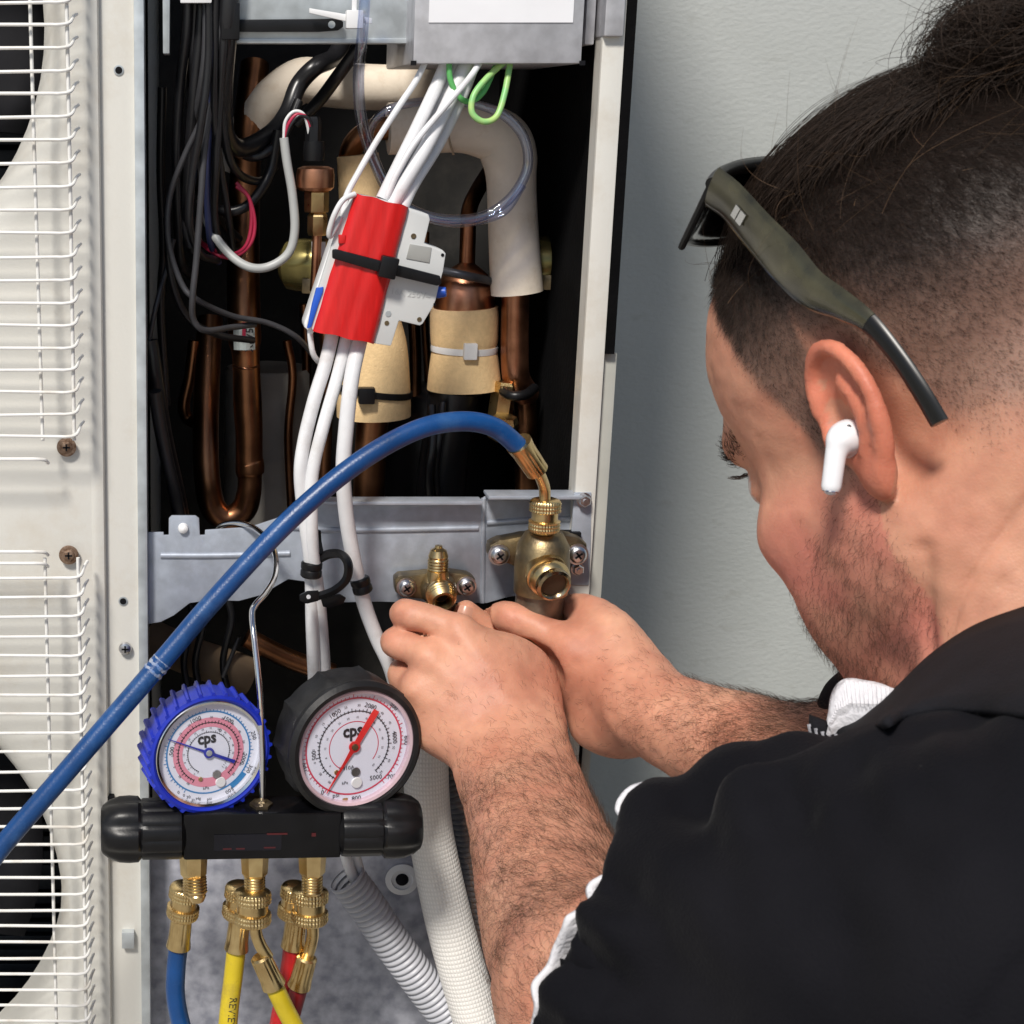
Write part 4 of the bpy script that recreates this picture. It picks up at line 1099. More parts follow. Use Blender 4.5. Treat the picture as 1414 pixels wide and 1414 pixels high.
drop('charging_hose', 'bright red hose behind the bent elbow below the black gauge', (410, 1246, 21), [(405, 1302, -.080), (400, 1340, -.080), (388, 1400, -.080), (366, 1520, -.08)], M_hosered, None, -.080)
drop('charging_hose', 'dark red hose on the bent elbow crossing behind the yellow one', (428, 1250, 25), [(414, 1356, -.086), (404, 1392, -.084), (392, 1440, -.08), (372, 1540, -.07)],
     mat('dark_red_hose_rubber', (0.20, 0.006, 0.012), 0.35, var=0.1, bump=0.05), [(431, 1272, -.09), (432, 1290, -.088), (429, 1306, -.087), (424, 1322, -.086)], -.09)
# printing along the straight yellow hose
vs_, fs_ = text_bm('REVIEW ALL REFRIGERANTS', 0.0068, 0.0)
a, b = Vector(P(322, 1316, -.088)), Vector(P(308, 1500, -.10))
rh = 13.75 * S(316, 1400, -.09)
d = (b - a).normalized()
n_ = (CAM - a).normalized(); n_ = (n_ - d * n_.dot(d)).normalized(); t_ = d.cross(n_)
def onhose(v, off=-0.28, hp=[Vector(q) for q in hyp]):
    sdist = v.x + 0.075
    acc = 0
    for i in range(len(hp) - 1):
        seg = (hp[i + 1] - hp[i])
        if acc + seg.length >= sdist or i == len(hp) - 2:
            base = hp[i] + seg * max(0, (sdist - acc) / seg.length); dd_ = seg.normalized()
            break
        acc += seg.length
    w = -v.y / rh + off
    nn_ = (CAM - base).normalized(); nn_ = (nn_ - dd_ * nn_.dot(dd_)).normalized(); tt = dd_.cross(nn_)
    return base + (nn_ * math.cos(w) + tt * math.sin(w)) * rh
MB().add([onhose(v) for v in vs_], fs_).obj('hose_print', mat('faded_ink', (0.06, 0.05, 0.02), 0.6), hy)

# ---------------------------------------------------------------- braided insulated lines and corrugated conduit
def braid():
    m, nt, b = node_mat('white_braid')
    N, L = nt.nodes.new, nt.links.new
    uv = N('ShaderNodeUVMap'); sp = N('ShaderNodeSeparateXYZ')
    L(uv.outputs[0], sp.inputs[0])
    def wave(sock, k, ph=0.0):
        a = N('ShaderNodeMath'); a.operation = 'MULTIPLY'; a.inputs[1].default_value = k
        s_ = N('ShaderNodeMath'); s_.operation = 'SINE'
        ab = N('ShaderNodeMath'); ab.operation = 'ABSOLUTE'
        L(sock, a.inputs[0]); L(a.outputs[0], s_.inputs[0]); L(s_.outputs[0], ab.inputs[0])
        return ab.outputs[0]
    w = N('ShaderNodeMath'); w.operation = 'MULTIPLY'
    L(wave(sp.outputs[0], math.pi * 44), w.inputs[0]); L(wave(sp.outputs[1], math.pi / 0.0030), w.inputs[1])
    bp = N('ShaderNodeBump'); bp.inputs['Strength'].default_value = 0.45; bp.inputs['Distance'].default_value = 0.0008
    L(w.outputs[0], bp.inputs['Height']); L(bp.outputs[0], b.inputs['Normal'])
    mr = N('ShaderNodeMapRange'); mr.inputs[3].default_value, mr.inputs[4].default_value = 0.74, 0.88
    L(w.outputs[0], mr.inputs[0])
    nz = N('ShaderNodeTexNoise'); nz.inputs['Scale'].default_value = 25
    cm = N('ShaderNodeCombineColor')
    tt = N('ShaderNodeMath'); tt.operation = 'MULTIPLY'; tt.inputs[1].default_value = 0.97
    t3 = N('ShaderNodeMath'); t3.operation = 'MULTIPLY'; t3.inputs[1].default_value = 0.92
    L(mr.outputs[0], cm.inputs[0]); L(mr.outputs[0], tt.inputs[0]); L(tt.outputs[0], cm.inputs[1]); L(mr.outputs[0], t3.inputs[0]); L(t3.outputs[0], cm.inputs[2])
    L(cm.outputs[0], b.inputs['Base Color'])
    b.inputs['Roughness'].default_value = 0.75
    return m
M_braid = braid()
l1 = pipe('insulated_line', [(604, 870, -.012, 20), (596, 930, -.012, 26), (590, 1000, -.014, 30), (588, 1060, -.016, 31), (592, 1130, -.018, 31), (604, 1200, -.02, 32), (622, 1280, -.024, 33), (644, 1360, -.028, 33), (668, 1440, -.034, 33), (720, 1600, -.04, 34)], 0, M_braid, None, 10, 32)
tag(l1, 'white braided insulated line running down beside the black gauge', 'pipe')
l2 = pipe('insulated_line', [(745, 880, -.022, 26), (752, 920, -.02, 30), (754, 980, -.016, 30), (748, 1040, -.012, 30), (742, 1120, -.012, 30), (740, 1220, -.012, 30), (744, 1400, -.014, 30), (750, 1600, -.02, 30)], 0, M_braid, None, 10, 32)
tag(l2, 'white braided insulated line showing between the two hands', 'pipe')
def corr(name, ctrl, rpx, m, pitch, amp, parent=None):
    pts = [Vector(q) for q in catmull([P(*c) for c in ctrl], 30)]
    L = [0]
    for a, b in zip(pts, pts[1:]):
        L.append(L[-1] + (b - a).length)
    n = int(L[-1] / pitch * 6)
    q, rs = [], []
    for k in range(n + 1):
        d = L[-1] * k / n
        i = max(0, min(len(pts) - 2, int(np.searchsorted(L, d)) - 1))
        t = (d - L[i]) / max(1e-9, L[i + 1] - L[i])
        q.append(pts[i].lerp(pts[i + 1], min(1, max(0, t))))
        ph = (k % 6)
        rs.append(rpx * S(*ctrl[0]) * (1 + amp * (0.0, 1, 1.05, 1.0, 0.0, -0.9)[ph] - amp))
    return MB().tube(q, rs, 28, cap=False).obj(name, m, parent, angle=60)
M_cond = mat('grey_conduit', (0.48, 0.49, 0.53), 0.4, var=0.05, vscale=40)
cdt = thing('corrugated_conduit', 'light grey corrugated conduit with two cables entering its open top', 'conduit', P(640, 1414, 0))
corr('conduit_tube', [(478, 1212, -.02), (505, 1248, -.02), (540, 1300, -.02), (580, 1354, -.02), (630, 1420, -.02), (720, 1540, -.02)], 27, M_cond, 0.0042, 0.07, cdt)
pipe('cable', [(470, 1150, -.015), (478, 1185, -.017), (490, 1215, -.02), (520, 1262, -.02)], 7.5, M_cable, cdt)
pipe('cable', [(486, 1150, -.012), (493, 1185, -.015), (503, 1215, -.018), (530, 1262, -.02)], 6, M_cable, cdt)
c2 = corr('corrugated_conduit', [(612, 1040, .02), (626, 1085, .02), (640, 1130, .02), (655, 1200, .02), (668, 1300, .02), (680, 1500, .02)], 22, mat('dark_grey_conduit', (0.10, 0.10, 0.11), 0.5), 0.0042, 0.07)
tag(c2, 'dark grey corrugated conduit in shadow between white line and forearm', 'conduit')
HEAD_YAW, HEAD_PITCH, HEAD_ROLL = 65, 37, -2.5
# ---------------------------------------------------------------- solid modelling for the man: smooth union of rounded shapes, meshed by surface nets
class Field:
    def __init__(s, lo, hi, res):
        s.lo, s.res = np.array(lo, np.float32), res
        s.n = np.ceil((np.array(hi) - np.array(lo)) / res).astype(int) + 1
        s.a = np.full(s.n, 0.06, np.float32)
    def region(s, lo, hi):
        i0 = np.clip(np.floor((np.array(lo) - s.lo) / s.res).astype(int), 0, s.n)
        i1 = np.clip(np.ceil((np.array(hi) - s.lo) / s.res).astype(int) + 1, 0, s.n)
        if np.any(i1 <= i0):
            return None, None
        ax = [(s.lo[k] + s.res * np.arange(i0[k], i1[k])).astype(np.float32) for k in range(3)]
        g = np.meshgrid(*ax, indexing='ij')
        return tuple(slice(i0[k], i1[k]) for k in range(3)), g
    def put(s, sl, d, k, op):
        a = s.a[sl]
        if op == 'add':
            h = np.maximum(k - np.abs(a - d), 0) / k
            s.a[sl] = np.minimum(a, d) - h * h * (k / 4)
        elif op == 'sub':
            d = -d
            h = np.maximum(k - np.abs(a - d), 0) / k
            s.a[sl] = np.maximum(a, d) + h * h * (k / 4)
    def cap(s, a, b, ra, rb, k=0.008, op='add'):
        a, b = np.array(a, np.float32), np.array(b, np.float32)
        m = max(ra, rb) + k + 0.012
        sl, g = s.region(np.minimum(a, b) - m, np.maximum(a, b) + m)
        if sl is None:
            return s
        ba = b - a
        L2 = float(ba @ ba) + 1e-12
        p = [g[i] - a[i] for i in range(3)]
        t = np.clip((p[0] * ba[0] + p[1] * ba[1] + p[2] * ba[2]) / L2, 0, 1)
        d = np.sqrt(sum((p[i] - ba[i] * t) ** 2 for i in range(3))) - (ra + (rb - ra) * t)
        s.put(sl, d, k, op)
        return s
    def chain(s, pts, k=0.008, sub=3):
        q = catmull([(*p, r) for p, r in pts], sub) if len(pts) > 2 else [np.array((*p, r)) for p, r in pts]
        q = np.array(q, np.float32)
        m = float(q[:, 3].max()) + k + 0.012
        sl, g = s.region(q[:, :3].min(0) - m, q[:, :3].max(0) + m)
        if sl is None:
            return s
        best = None
        for u, w in zip(q, q[1:]):
            ba = w[:3] - u[:3]
            L2 = float(ba @ ba) + 1e-12
            p = [g[i] - u[i] for i in range(3)]
            t = np.clip((p[0] * ba[0] + p[1] * ba[1] + p[2] * ba[2]) / L2, 0, 1)
            d = np.sqrt(sum((p[i] - ba[i] * t) ** 2 for i in range(3))) - (u[3] + (w[3] - u[3]) * t)
            best = d if best is None else np.minimum(best, d)
        s.put(sl, best, k, 'add')
        return s
    def ell(s, c, r, rot=None, k=0.01, op='add'):
        c, r = np.array(c, np.float32), np.array(r, np.float32)
        m = float(r.max()) + k + 0.012
        sl, g = s.region(c - m, c + m)
        if sl is None:
            return s
        p = [g[i] - c[i] for i in range(3)]
        if rot is not None:
            A = np.array(rot, np.float32)          # rows = local axes
            p = [A[i][0] * p[0] + A[i][1] * p[1] + A[i][2] * p[2] for i in range(3)]
        k0 = np.sqrt(sum((p[i] / r[i]) ** 2 for i in range(3)))
        k1 = np.sqrt(sum((p[i] / r[i] ** 2) ** 2 for i in range(3))) + 1e-9
        s.put(sl, k0 * (k0 - 1) / k1, k, op)
        return s
    def mesh(s):
        a = s.a
        ins = a < 0
        c = np.zeros(np.array(a.shape) - 1, np.int8)
        for dx in (0, 1):
            for dy in (0, 1):
                for dz in (0, 1):
                    c += ins[dx:a.shape[0] - 1 + dx, dy:a.shape[1] - 1 + dy, dz:a.shape[2] - 1 + dz]
        cells = np.argwhere((c > 0) & (c < 8))
        idx = np.full(c.shape, -1, np.int32)
        idx[tuple(cells.T)] = np.arange(len(cells))
        acc = np.zeros((len(cells), 3)); cnt = np.zeros(len(cells))
        cor = [(x, y, z) for x in (0, 1) for y in (0, 1) for z in (0, 1)]
        for i, p in enumerate(cor):
            for q in cor[i + 1:]:
                if sum(abs(u - v) for u, v in zip(p, q)) != 1:
                    continue
                va = a[tuple((cells + p).T)]; vb = a[tuple((cells + q).T)]
                m = (va < 0) != (vb < 0)
                t = np.where(m, va / np.where(m, va - vb, 1), 0)[:, None]
                acc += np.where(m[:, None], np.array(p) + t * (np.array(q) - np.array(p)), 0)
                cnt += m
        v = (cells + acc / cnt[:, None]) * s.res + s.lo
        faces = []
        for ax in range(3):
            sh = [slice(None)] * 3; sh2 = [slice(None)] * 3
            sh[ax] = slice(0, -1); sh2[ax] = slice(1, None)
            i0 = ins[tuple(sh)]; i1 = ins[tuple(sh2)]
            e = np.argwhere(i0 != i1)
            o = [k for k in range(3) if k != ax]
            ok = np.all([(e[:, k] > 0) & (e[:, k] < a.shape[k] - 1) for k in o], axis=0)
            e = e[ok]
            fl = i0[tuple(e.T)]
            def cell(d1, d2):
                q = e.copy(); q[:, o[0]] -= d1; q[:, o[1]] -= d2
                return idx[tuple(q.T)]
            quad = np.stack([cell(1, 1), cell(0, 1), cell(0, 0), cell(1, 0)], 1)
            flip = fl if ax != 1 else ~fl
            quad[~flip] = quad[~flip][:, ::-1]
            faces.append(quad)
        return v, np.concatenate(faces)
def np_mesh(name, v, f, material, parent=None, cols=None):
    me = bpy.data.meshes.new(name)
    me.vertices.add(len(v)); me.vertices.foreach_set('co', v.astype(np.float32).ravel())
    me.loops.add(f.size); me.loops.foreach_set('vertex_index', f.astype(np.int32).ravel())
    me.polygons.add(len(f)); me.polygons.foreach_set('loop_start', np.arange(0, f.size, 4, dtype=np.int32))
    me.update(calc_edges=True); me.validate()
    me.polygons.foreach_set('use_smooth', np.ones(len(me.polygons), bool))
    me.materials.append(material)
    if cols is not None:
        at = me.color_attributes.new('tint', 'FLOAT_COLOR', 'POINT')
        at.data.foreach_set('color', np.concatenate([cols, np.ones((len(cols), 1))], 1).astype(np.float32).ravel())
    return link(name, me, parent)
def normals_of(v, f):
    n = np.zeros_like(v)
    fn = np.cross(v[f[:, 2]] - v[f[:, 0]], v[f[:, 3]] - v[f[:, 1]])
    for k in range(4):
        np.add.at(n, f[:, k], fn)
    return n / (np.linalg.norm(n, axis=1)[:, None] + 1e-12)
def relax(v, f, it=2, lam=0.5):
    for _ in range(it):
        s_ = np.zeros_like(v); c_ = np.zeros(len(v))
        for k in range(4):
            for j in (1, 3):
                np.add.at(s_, f[:, k], v[f[:, (k + j) % 4]]); np.add.at(c_, f[:, k], 1)
        v = v + lam * (s_ / np.maximum(c_, 1)[:, None] - v)
    return v
def vnoise(p, scale, seed=0):          # cheap smooth value noise on points
    q = p * scale
    i = np.floor(q).astype(np.int64); f_ = q - i
    f_ = f_ * f_ * (3 - 2 * f_)
    def h(a):
        x = (a[:, 0] * 374761393 + a[:, 1] * 668265263 + a[:, 2] * 2147483647 + seed * 974711) & 0x7fffffff
        x = (x ^ (x >> 13)) * 1274126177 & 0x7fffffff
        return ((x ^ (x >> 16)) & 0xffff) / 65535.0
    out = 0
    for dx in (0, 1):
        for dy in (0, 1):
            for dz in (0, 1):
                w = (f_[:, 0] if dx else 1 - f_[:, 0]) * (f_[:, 1] if dy else 1 - f_[:, 1]) * (f_[:, 2] if dz else 1 - f_[:, 2])
                out = out + w * h(i + np.array([dx, dy, dz]))
    return out * 2 - 1

# ---- head frame: x = the way the face looks, y = his left, z = crown
a_, p_, r_ = R(HEAD_YAW), R(HEAD_PITCH), R(HEAD_ROLL)
h0 = Vector((-math.cos(a_), math.sin(a_), 0)); hl = Vector((-math.sin(a_), -math.cos(a_), 0)); hu = Vector((0, 0, 1))
hf = h0 * math.cos(p_) - hu * math.sin(p_)
hu = h0 * math.sin(p_) + hu * math.cos(p_)
hl, hu = hl * math.cos(r_) + hu * math.sin(r_), hu * math.cos(r_) - hl * math.sin(r_)
HR = np.array([hf, hl, hu])            # rows
HO = Q(1338, 561, 0.665)
def H(x, y, z):
    return np.array(HO + hf * x + hl * y + hu * z)

neck_b = np.array(Q(1490, 960, 0.66))
LS = np.array(Q(1400, 1290, 0.49))    # left shoulder
NB = neck_b + np.array([0.0, 0.0, -0.035])
RS = 2 * NB - LS
RS[2] = LS[2] + 0.03
L_el = np.array(Q(846, 1392, 0.668))
R_el = np.array(Q(1190, 1120, 0.80))

def B(px, py, d):
    return np.array(Q(px, py, d))
bf = Field((0.085, -0.58, 0.28), (0.54, 0.06, 1.20), 0.0021)
# torso core, neck, upper arms (all under the shirt)
spine = NB + np.array([0.16, -0.02, -0.26])
bf.chain([(LS, 0.052), (NB + np.array([0, 0, -0.03]), 0.06), (RS, 0.052)], 0.05)
bf.cap(NB + np.array([0.0, 0, -0.05]), spine, 0.105, 0.12, 0.06)
bf.chain([(LS, 0.052), (0.5 * (LS + L_el), 0.047), (L_el, 0.040)], 0.02)
bf.cap(H(-0.038, 0, -0.035), neck_b, 0.059, 0.064, 0.035)
bf.cap(H(-0.02, 0.035, -0.05), neck_b + (LS - neck_b) * 0.30 + np.array([-0.02, 0, 0.01]), 0.024, 0.03, 0.03)
bf.cap(H(-0.02, -0.035, -0.05), neck_b + (RS - neck_b) * 0.30 + np.array([-0.02, 0, 0.01]), 0.024, 0.03, 0.03)
# head
bf.ell(H(-0.012, 0, 0.045), (0.098, 0.077, 0.080), HR, 0.02)
bf.ell(H(0.038, 0, 0.046), (0.052, 0.064, 0.060), HR, 0.03)
bf.ell(H(0.040, 0, -0.026), (0.052, 0.058, 0.072), HR, 0.03)
for sg in (1, -1):
    bf.cap(H(0.000, sg * 0.058, -0.050), H(0.072, sg * 0.020, -0.098), 0.015, 0.015, 0.03)
    bf.ell(H(0.022, sg * 0.054, -0.045), (0.026, 0.016, 0.030), HR, 0.02)
    bf.ell(H(0.064, sg * 0.047, -0.022), (0.022, 0.018, 0.020), HR, 0.018)
    bf.ell(H(0.060, sg * 0.040, -0.058), (0.026, 0.020, 0.026), HR, 0.02)
bf.ell(H(0.082, 0, -0.098), (0.019, 0.022, 0.017), HR, 0.02)
bf.cap(H(0.086, -0.032, 0.030), H(0.086, 0.032, 0.030), 0.012, 0.012, 0.014)
for sg in (1, -1):
    bf.ell(H(0.103, sg * 0.034, 0.006), (0.016, 0.017, 0.012), HR, 0.012, 'sub')
    bf.ell(H(0.079, sg * 0.033, 0.007), (0.0135, 0.0145, 0.0125), HR, 0.004)
bf.cap(H(0.094, 0, 0.018), H(0.116, 0, -0.028), 0.008, 0.012, 0.012)
for sg in (1, -1):
    bf.ell(H(0.106, sg * 0.012, -0.032), (0.011, 0.008, 0.009), HR, 0.008)
    bf.ell(H(0.116, sg * 0.007, -0.041), (0.005, 0.004, 0.004), HR, 0.003, 'sub')
bf.ell(H(0.094, 0, -0.060), (0.011, 0.025, 0.007), HR, 0.008)
bf.ell(H(0.092, 0, -0.071), (0.010, 0.021, 0.007), HR, 0.006)
bf.cap(H(0.106, -0.02, -0.0655), H(0.106, 0.02, -0.0655), 0.002, 0.002, 0.003, 'sub')
# ears
for sg in (1, -1):
    eb = np.array([-0.95, 0.31 * sg, 0.0]); eb /= np.linalg.norm(eb)
    eu = np.array([-0.16, 0.06 * sg, 0.98]); eu -= eb * (eb @ eu); eu /= np.linalg.norm(eu)
    eo = np.cross(eb, eu) * (1 if sg > 0 else -1)      # outward-front normal of the ear plate
    if eo @ np.array([0.5, sg, 0]) < 0:
        eo = -eo
    base = np.array([0.002, 0.0745 * sg, -0.001])
    def E(b, u, o=0.0):
        return H(*(base + eb * b * 1.0 + eu * u * 0.88 + eo * o))
    ER = np.array([HR.T @ eb, HR.T @ eu, HR.T @ eo])
    bf.ell(E(0.017, 0.004, -0.001), (0.0145, 0.025, 0.0032), ER, 0.004)
    bf.ell(E(0.004, -0.002, -0.004), (0.009, 0.021, 0.008), ER, 0.008)
    hx = [(0.004, -0.002, .004), (0.001, 0.008, .003), (0.001, 0.020, .002), (0.007, 0.030, .002), (0.017, 0.034, .002), (0.027, 0.029, .002), (0.033, 0.017, .002), (0.034, 0.003, .001), (0.030, -0.010, .001), (0.023, -0.021, 0), (0.016, -0.029, 0)]
    hp = catmull([E(*q) for q in hx], 3)
    bf.chain([(q, 0.0036) for q in hp], 0.0025)
    bf.ell(E(0.011, -0.028, 0), (0.0085, 0.0105, 0.0048), ER, 0.005)
    ah = catmull([E(*q) for q in [(0.010, 0.024, .001), (0.019, 0.018, .002), (0.024, 0.006, .002), (0.022, -0.008, .002), (0.015, -0.017, .002)]], 3)
    bf.chain([(q, 0.0030) for q in ah], 0.003)
    bf.ell(E(0.010, 0.001, 0.006), (0.0085, 0.013, 0.0085), ER, 0.004, 'sub')
    bf.ell(E(0.013, 0.021, 0.004), (0.008, 0.006, 0.0035), ER, 0.003, 'sub')
    bf.ell(E(-0.001, -0.006, 0.003), (0.004, 0.006, 0.004), ER, 0.004)
# left forearm
bf.chain([(B(712, 1058, .918), .0275), (B(722, 1100, .89), .0285), (B(744, 1190, .82), .0335), (B(786, 1300, .74), .0395), (L_el, .042)], 0.03)
bf.chain([(B(668, 1072, .915), .014), (B(722, 1160, .84), .016)], 0.02)
bf.chain([(B(752, 1050, .915), .014), (B(778, 1140, .85), .017), (B(800, 1220, .79), .022)], 0.02)
def finger(pts, k=0.0028):
    bf.chain(pts, k)
# left hand: back of the hand towards us, fingers curling away to the left
WL = (712, 1058, .918)
MCP = [(634, 872, .952), (592, 908, .950), (576, 952, .951), (581, 1000, .953)]
for i, m_ in enumerate(MCP):
    wpt = [(735, 1020, .928), (715, 1030, .925), (695, 1040, .925), (678, 1052, .925)][i]
    bf.chain([(B(*wpt), .0165), (B((wpt[0] + m_[0]) / 2, (wpt[1] + m_[1]) / 2, .938), .0125), (B(*m_), .0105)], 0.011)
    bf.ell(B(m_[0], m_[1], m_[2] - .005), (.0085, .0085, .0085), None, 0.006)
bf.ell(B(668, 985, .955), (0.034, 0.018, 0.040), None, 0.02)
bf.ell(B(690, 930, .962), (0.030, 0.016, 0.024), None, 0.02)
finger([(B(634, 872, .952), 0.0100), (B(595, 856, .955), 0.0087), (B(562, 848, .962), 0.0091), (B(560, 850, .985), 0.0078), (B(590, 860, 1.000), 0.0070), (B(604, 866, 1.003), 0.0066)])
finger([(B(592, 908, .950), 0.0103), (B(568, 896, .957), 0.0089), (B(547, 888, .966), 0.0093), (B(550, 884, .990), 0.0080), (B(585, 880, 1.004), 0.0072), (B(600, 880, 1.007), 0.0066)])
finger([(B(576, 952, .951), 0.0099), (B(560, 940, .966), 0.0095), (B(557, 928, .980), 0.0093), (B(575, 908, 1.002), 0.0076), (B(596, 900, 1.010), 0.0066)])
finger([(B(581, 1000, .953), 0.0095), (B(572, 985, .970), 0.0084), (B(570, 965, .985), 0.0080), (B(585, 945, .996), 0.0070), (B(600, 935, 1.0), 0.0061)])
finger([(B(742, 1000, .938), .0160), (B(738, 960, .955), .0145), (B(724, 922, .978), .0118), (B(694, 892, .998), .0098), (B(662, 862, 1.000), .0090), (B(645, 846, .996), .0078)], 0.012)
for i, m_ in enumerate(MCP[:3]):           # tendons and veins on the back of the hand
    wpt = [(728, 1018), (712, 1024), (698, 1034)][i]
    bf.chain([(B(m_[0] + 4, m_[1] + 4, m_[2] - .0075), .0034), (B(0.5 * (m_[0] + wpt[0]), 0.5 * (m_[1] + wpt[1]), .9300), .0028), (B(wpt[0], wpt[1], .9185), .0024)], 0.006)
bf.chain([(B(612, 905, .9440), .0018), (B(640, 940, .9345), .0020), (B(650, 985, .9290), .0020), (B(690, 1030, .9110), .0020)], 0.004)
bf.chain([(B(700, 910, .9500), .0018), (B(712, 950, .9330), .0020), (B(742, 1010, .9140), .0020), (B(752, 1070, .8900), .0022)], 0.004)
# the right arm is worked out apart, so that the two hands touch without melting together
main = bf
bf = Field((0.085, -0.58, 0.28), (0.54, 0.06, 1.20), 0.0021)
bf.chain([(RS, 0.052), (0.5 * (RS + R_el), 0.045), (R_el, 0.040)], 0.02)
# right forearm
bf.chain([(B(890, 975, .935), .0265), (B(940, 1002, .91), .0275), (B(1040, 1046, .87), .034), (B(1120, 1086, .83), .040), (R_el, .042)], 0.03)
# right hand: thumb over the pipe behind the valve, forefinger reaching in from the right
finger([(B(800, 902, .963), .0126), (B(758, 876, .975), .0103), (B(704, 852, .985), .0100), (B(684, 854, 1.002), .0088), (B(668, 862, 1.012), .0076)], 0.006)
finger([(B(790, 930, 0.973), 0.0123), (B(740, 905, 0.986), 0.0099), (B(700, 885, 1.000), 0.0095), (B(680, 885, 1.014), 0.0081), (B(664, 890, 1.020), 0.0071)], 0.006)
finger([(B(800, 945, .985), 0.0114), (B(770, 925, 1.002), 0.0093), (B(742, 905, 1.014), 0.0085), (B(725, 895, 1.020), 0.0076)], 0.006)
finger([(B(815, 960, .988), 0.0109), (B(790, 945, 1.006), 0.0085), (B(765, 925, 1.016), 0.0076), (B(750, 912, 1.020), 0.0066)], 0.006)
for q, w in (((800, 902, .963), (880, 950, .945)), ((793, 928, .974), (872, 965, .950)), ((800, 945, .985), (868, 982, .953)), ((815, 960, .988), (870, 1000, .953))):
    bf.chain([(B(*w), .0165), (B(*q), .0130)], 0.014)
bf.ell(B(842, 1004, .968), (0.022, 0.018, 0.016), None, 0.018)
finger([(B(878, 945, 0.946), 0.0181), (B(862, 905, 0.953), 0.0176), (B(842, 872, 0.963), 0.0152), (B(815, 848, 0.980), 0.0116), (B(786, 842, 1.000), 0.0097), (B(770, 850, 1.012), 0.0084)], 0.014)
gx_, gy_, gz_ = [(main.lo[k] + main.res * np.arange(main.n[k])).astype(np.float32) for k in range(3)]
near = int(np.searchsorted(gx_, 0.31))
bf.a[:near] = np.maximum(bf.a[:near], 0.0040 - main.a[:near])
main.a = np.minimum(main.a, bf.a)
bf = main
bv_, bf_ = bf.mesh()
bv_ = relax(bv_, bf_, 1, 0.4)
bn_ = normals_of(bv_, bf_)
bv_ = bv_ + bn_ * (0.00035 * vnoise(bv_, 160, 21) + 0.0006 * vnoise(bv_, 60, 22))[:, None]
HL = (bv_ - np.array(HO)) @ HR.T         # head-local coordinates of every body vertex
body_mesh_data = (bv_, bf_, bn_, HL)
print('body', len(bv_), bf.n)
from mathutils.bvhtree import BVHTree
# ---------------------------------------------------------------- skin, hair and clothes
def skin_mat():
    m, nt, b = node_mat('skin')
    N, L = nt.nodes.new, nt.links.new
    at = N('ShaderNodeVertexColor'); at.layer_name = 'tint'
    tc = N('ShaderNodeTexCoord')
    n1, n2, n3 = N('ShaderNodeTexNoise'), N('ShaderNodeTexNoise'), N('ShaderNodeTexVoronoi')
    n1.inputs['Scale'].default_value, n1.inputs['Detail'].default_value = 55, 5
    n2.inputs['Scale'].default_value, n2.inputs['Detail'].default_value = 420, 4
    n3.inputs['Scale'].default_value = 900
    for n in (n1, n2, n3):
        L(tc.outputs['Object'], n.inputs['Vector'])
    rp = N('ShaderNodeValToRGB')
    rp.color_ramp.elements[0].position, rp.color_ramp.elements[0].color = 0.3, (0.86, 0.78, 0.76, 1)
    rp.color_ramp.elements[1].position, rp.color_ramp.elements[1].color = 0.7, (1.06, 1.03, 1.0, 1)
    L(n1.outputs['Fac'], rp.inputs[0])
    mx = N('ShaderNodeMix'); mx.data_type = 'RGBA'; mx.blend_type = 'MULTIPLY'; mx.inputs[0].default_value = 1
    L(at.outputs[0], mx.inputs[6]); L(rp.outputs[0], mx.inputs[7])
    L(mx.outputs[2], b.inputs['Base Color'])
    b.inputs['Roughness'].default_value = 0.52
    b.inputs['Specular IOR Level'].default_value = 0.38
    b.inputs['Subsurface Weight'].default_value = 0.22
    b.inputs['Subsurface Radius'].default_value = (0.012, 0.004, 0.002)
    b.inputs['Subsurface Scale'].default_value = 0.5
    ad = N('ShaderNodeMath'); ad.operation = 'ADD'
    mu = N('ShaderNodeMath'); mu.operation = 'MULTIPLY'; mu.inputs[1].default_value = 0.6
    L(n3.outputs['Distance'], mu.inputs[0]); L(mu.outputs[0], ad.inputs[0]); L(n2.outputs['Fac'], ad.inputs[1])
    bp = N('ShaderNodeBump'); bp.inputs['Strength'].default_value = 0.13; bp.inputs['Distance'].default_value = 0.0012
    L(ad.outputs[0], bp.inputs['Height']); L(bp.outputs[0], b.inputs['Normal'])
    return m
def sstep(a, b, x):
    t = np.clip((x - a) / (b - a), 0, 1)
    return t * t * (3 - 2 * t)
hx_, hy_, hz_ = HL[:, 0], np.abs(HL[:, 1]), HL[:, 2]
in_head = (hz_ > -0.14) & (hx_ > -0.16) & (hx_ < 0.16) & (hy_ < 0.115) & (np.linalg.norm(HL - np.array([-.01, 0, .0]), axis=1) < 0.17)
wig = vnoise(bv_, 90, 3) * 0.006
line = np.interp(hx_ + 0.010 * sstep(0.018, 0.040, hx_), [-0.13, -0.06, -0.035, -0.022, -0.004, 0.004, 0.020, 0.028, 0.038, 0.048, 0.056, 0.066, 0.1], [-0.045, -0.042, -0.03, 0.012, 0.034, -0.030, -0.034, 0.010, 0.032, 0.058, 0.078, 0.092, 0.115])
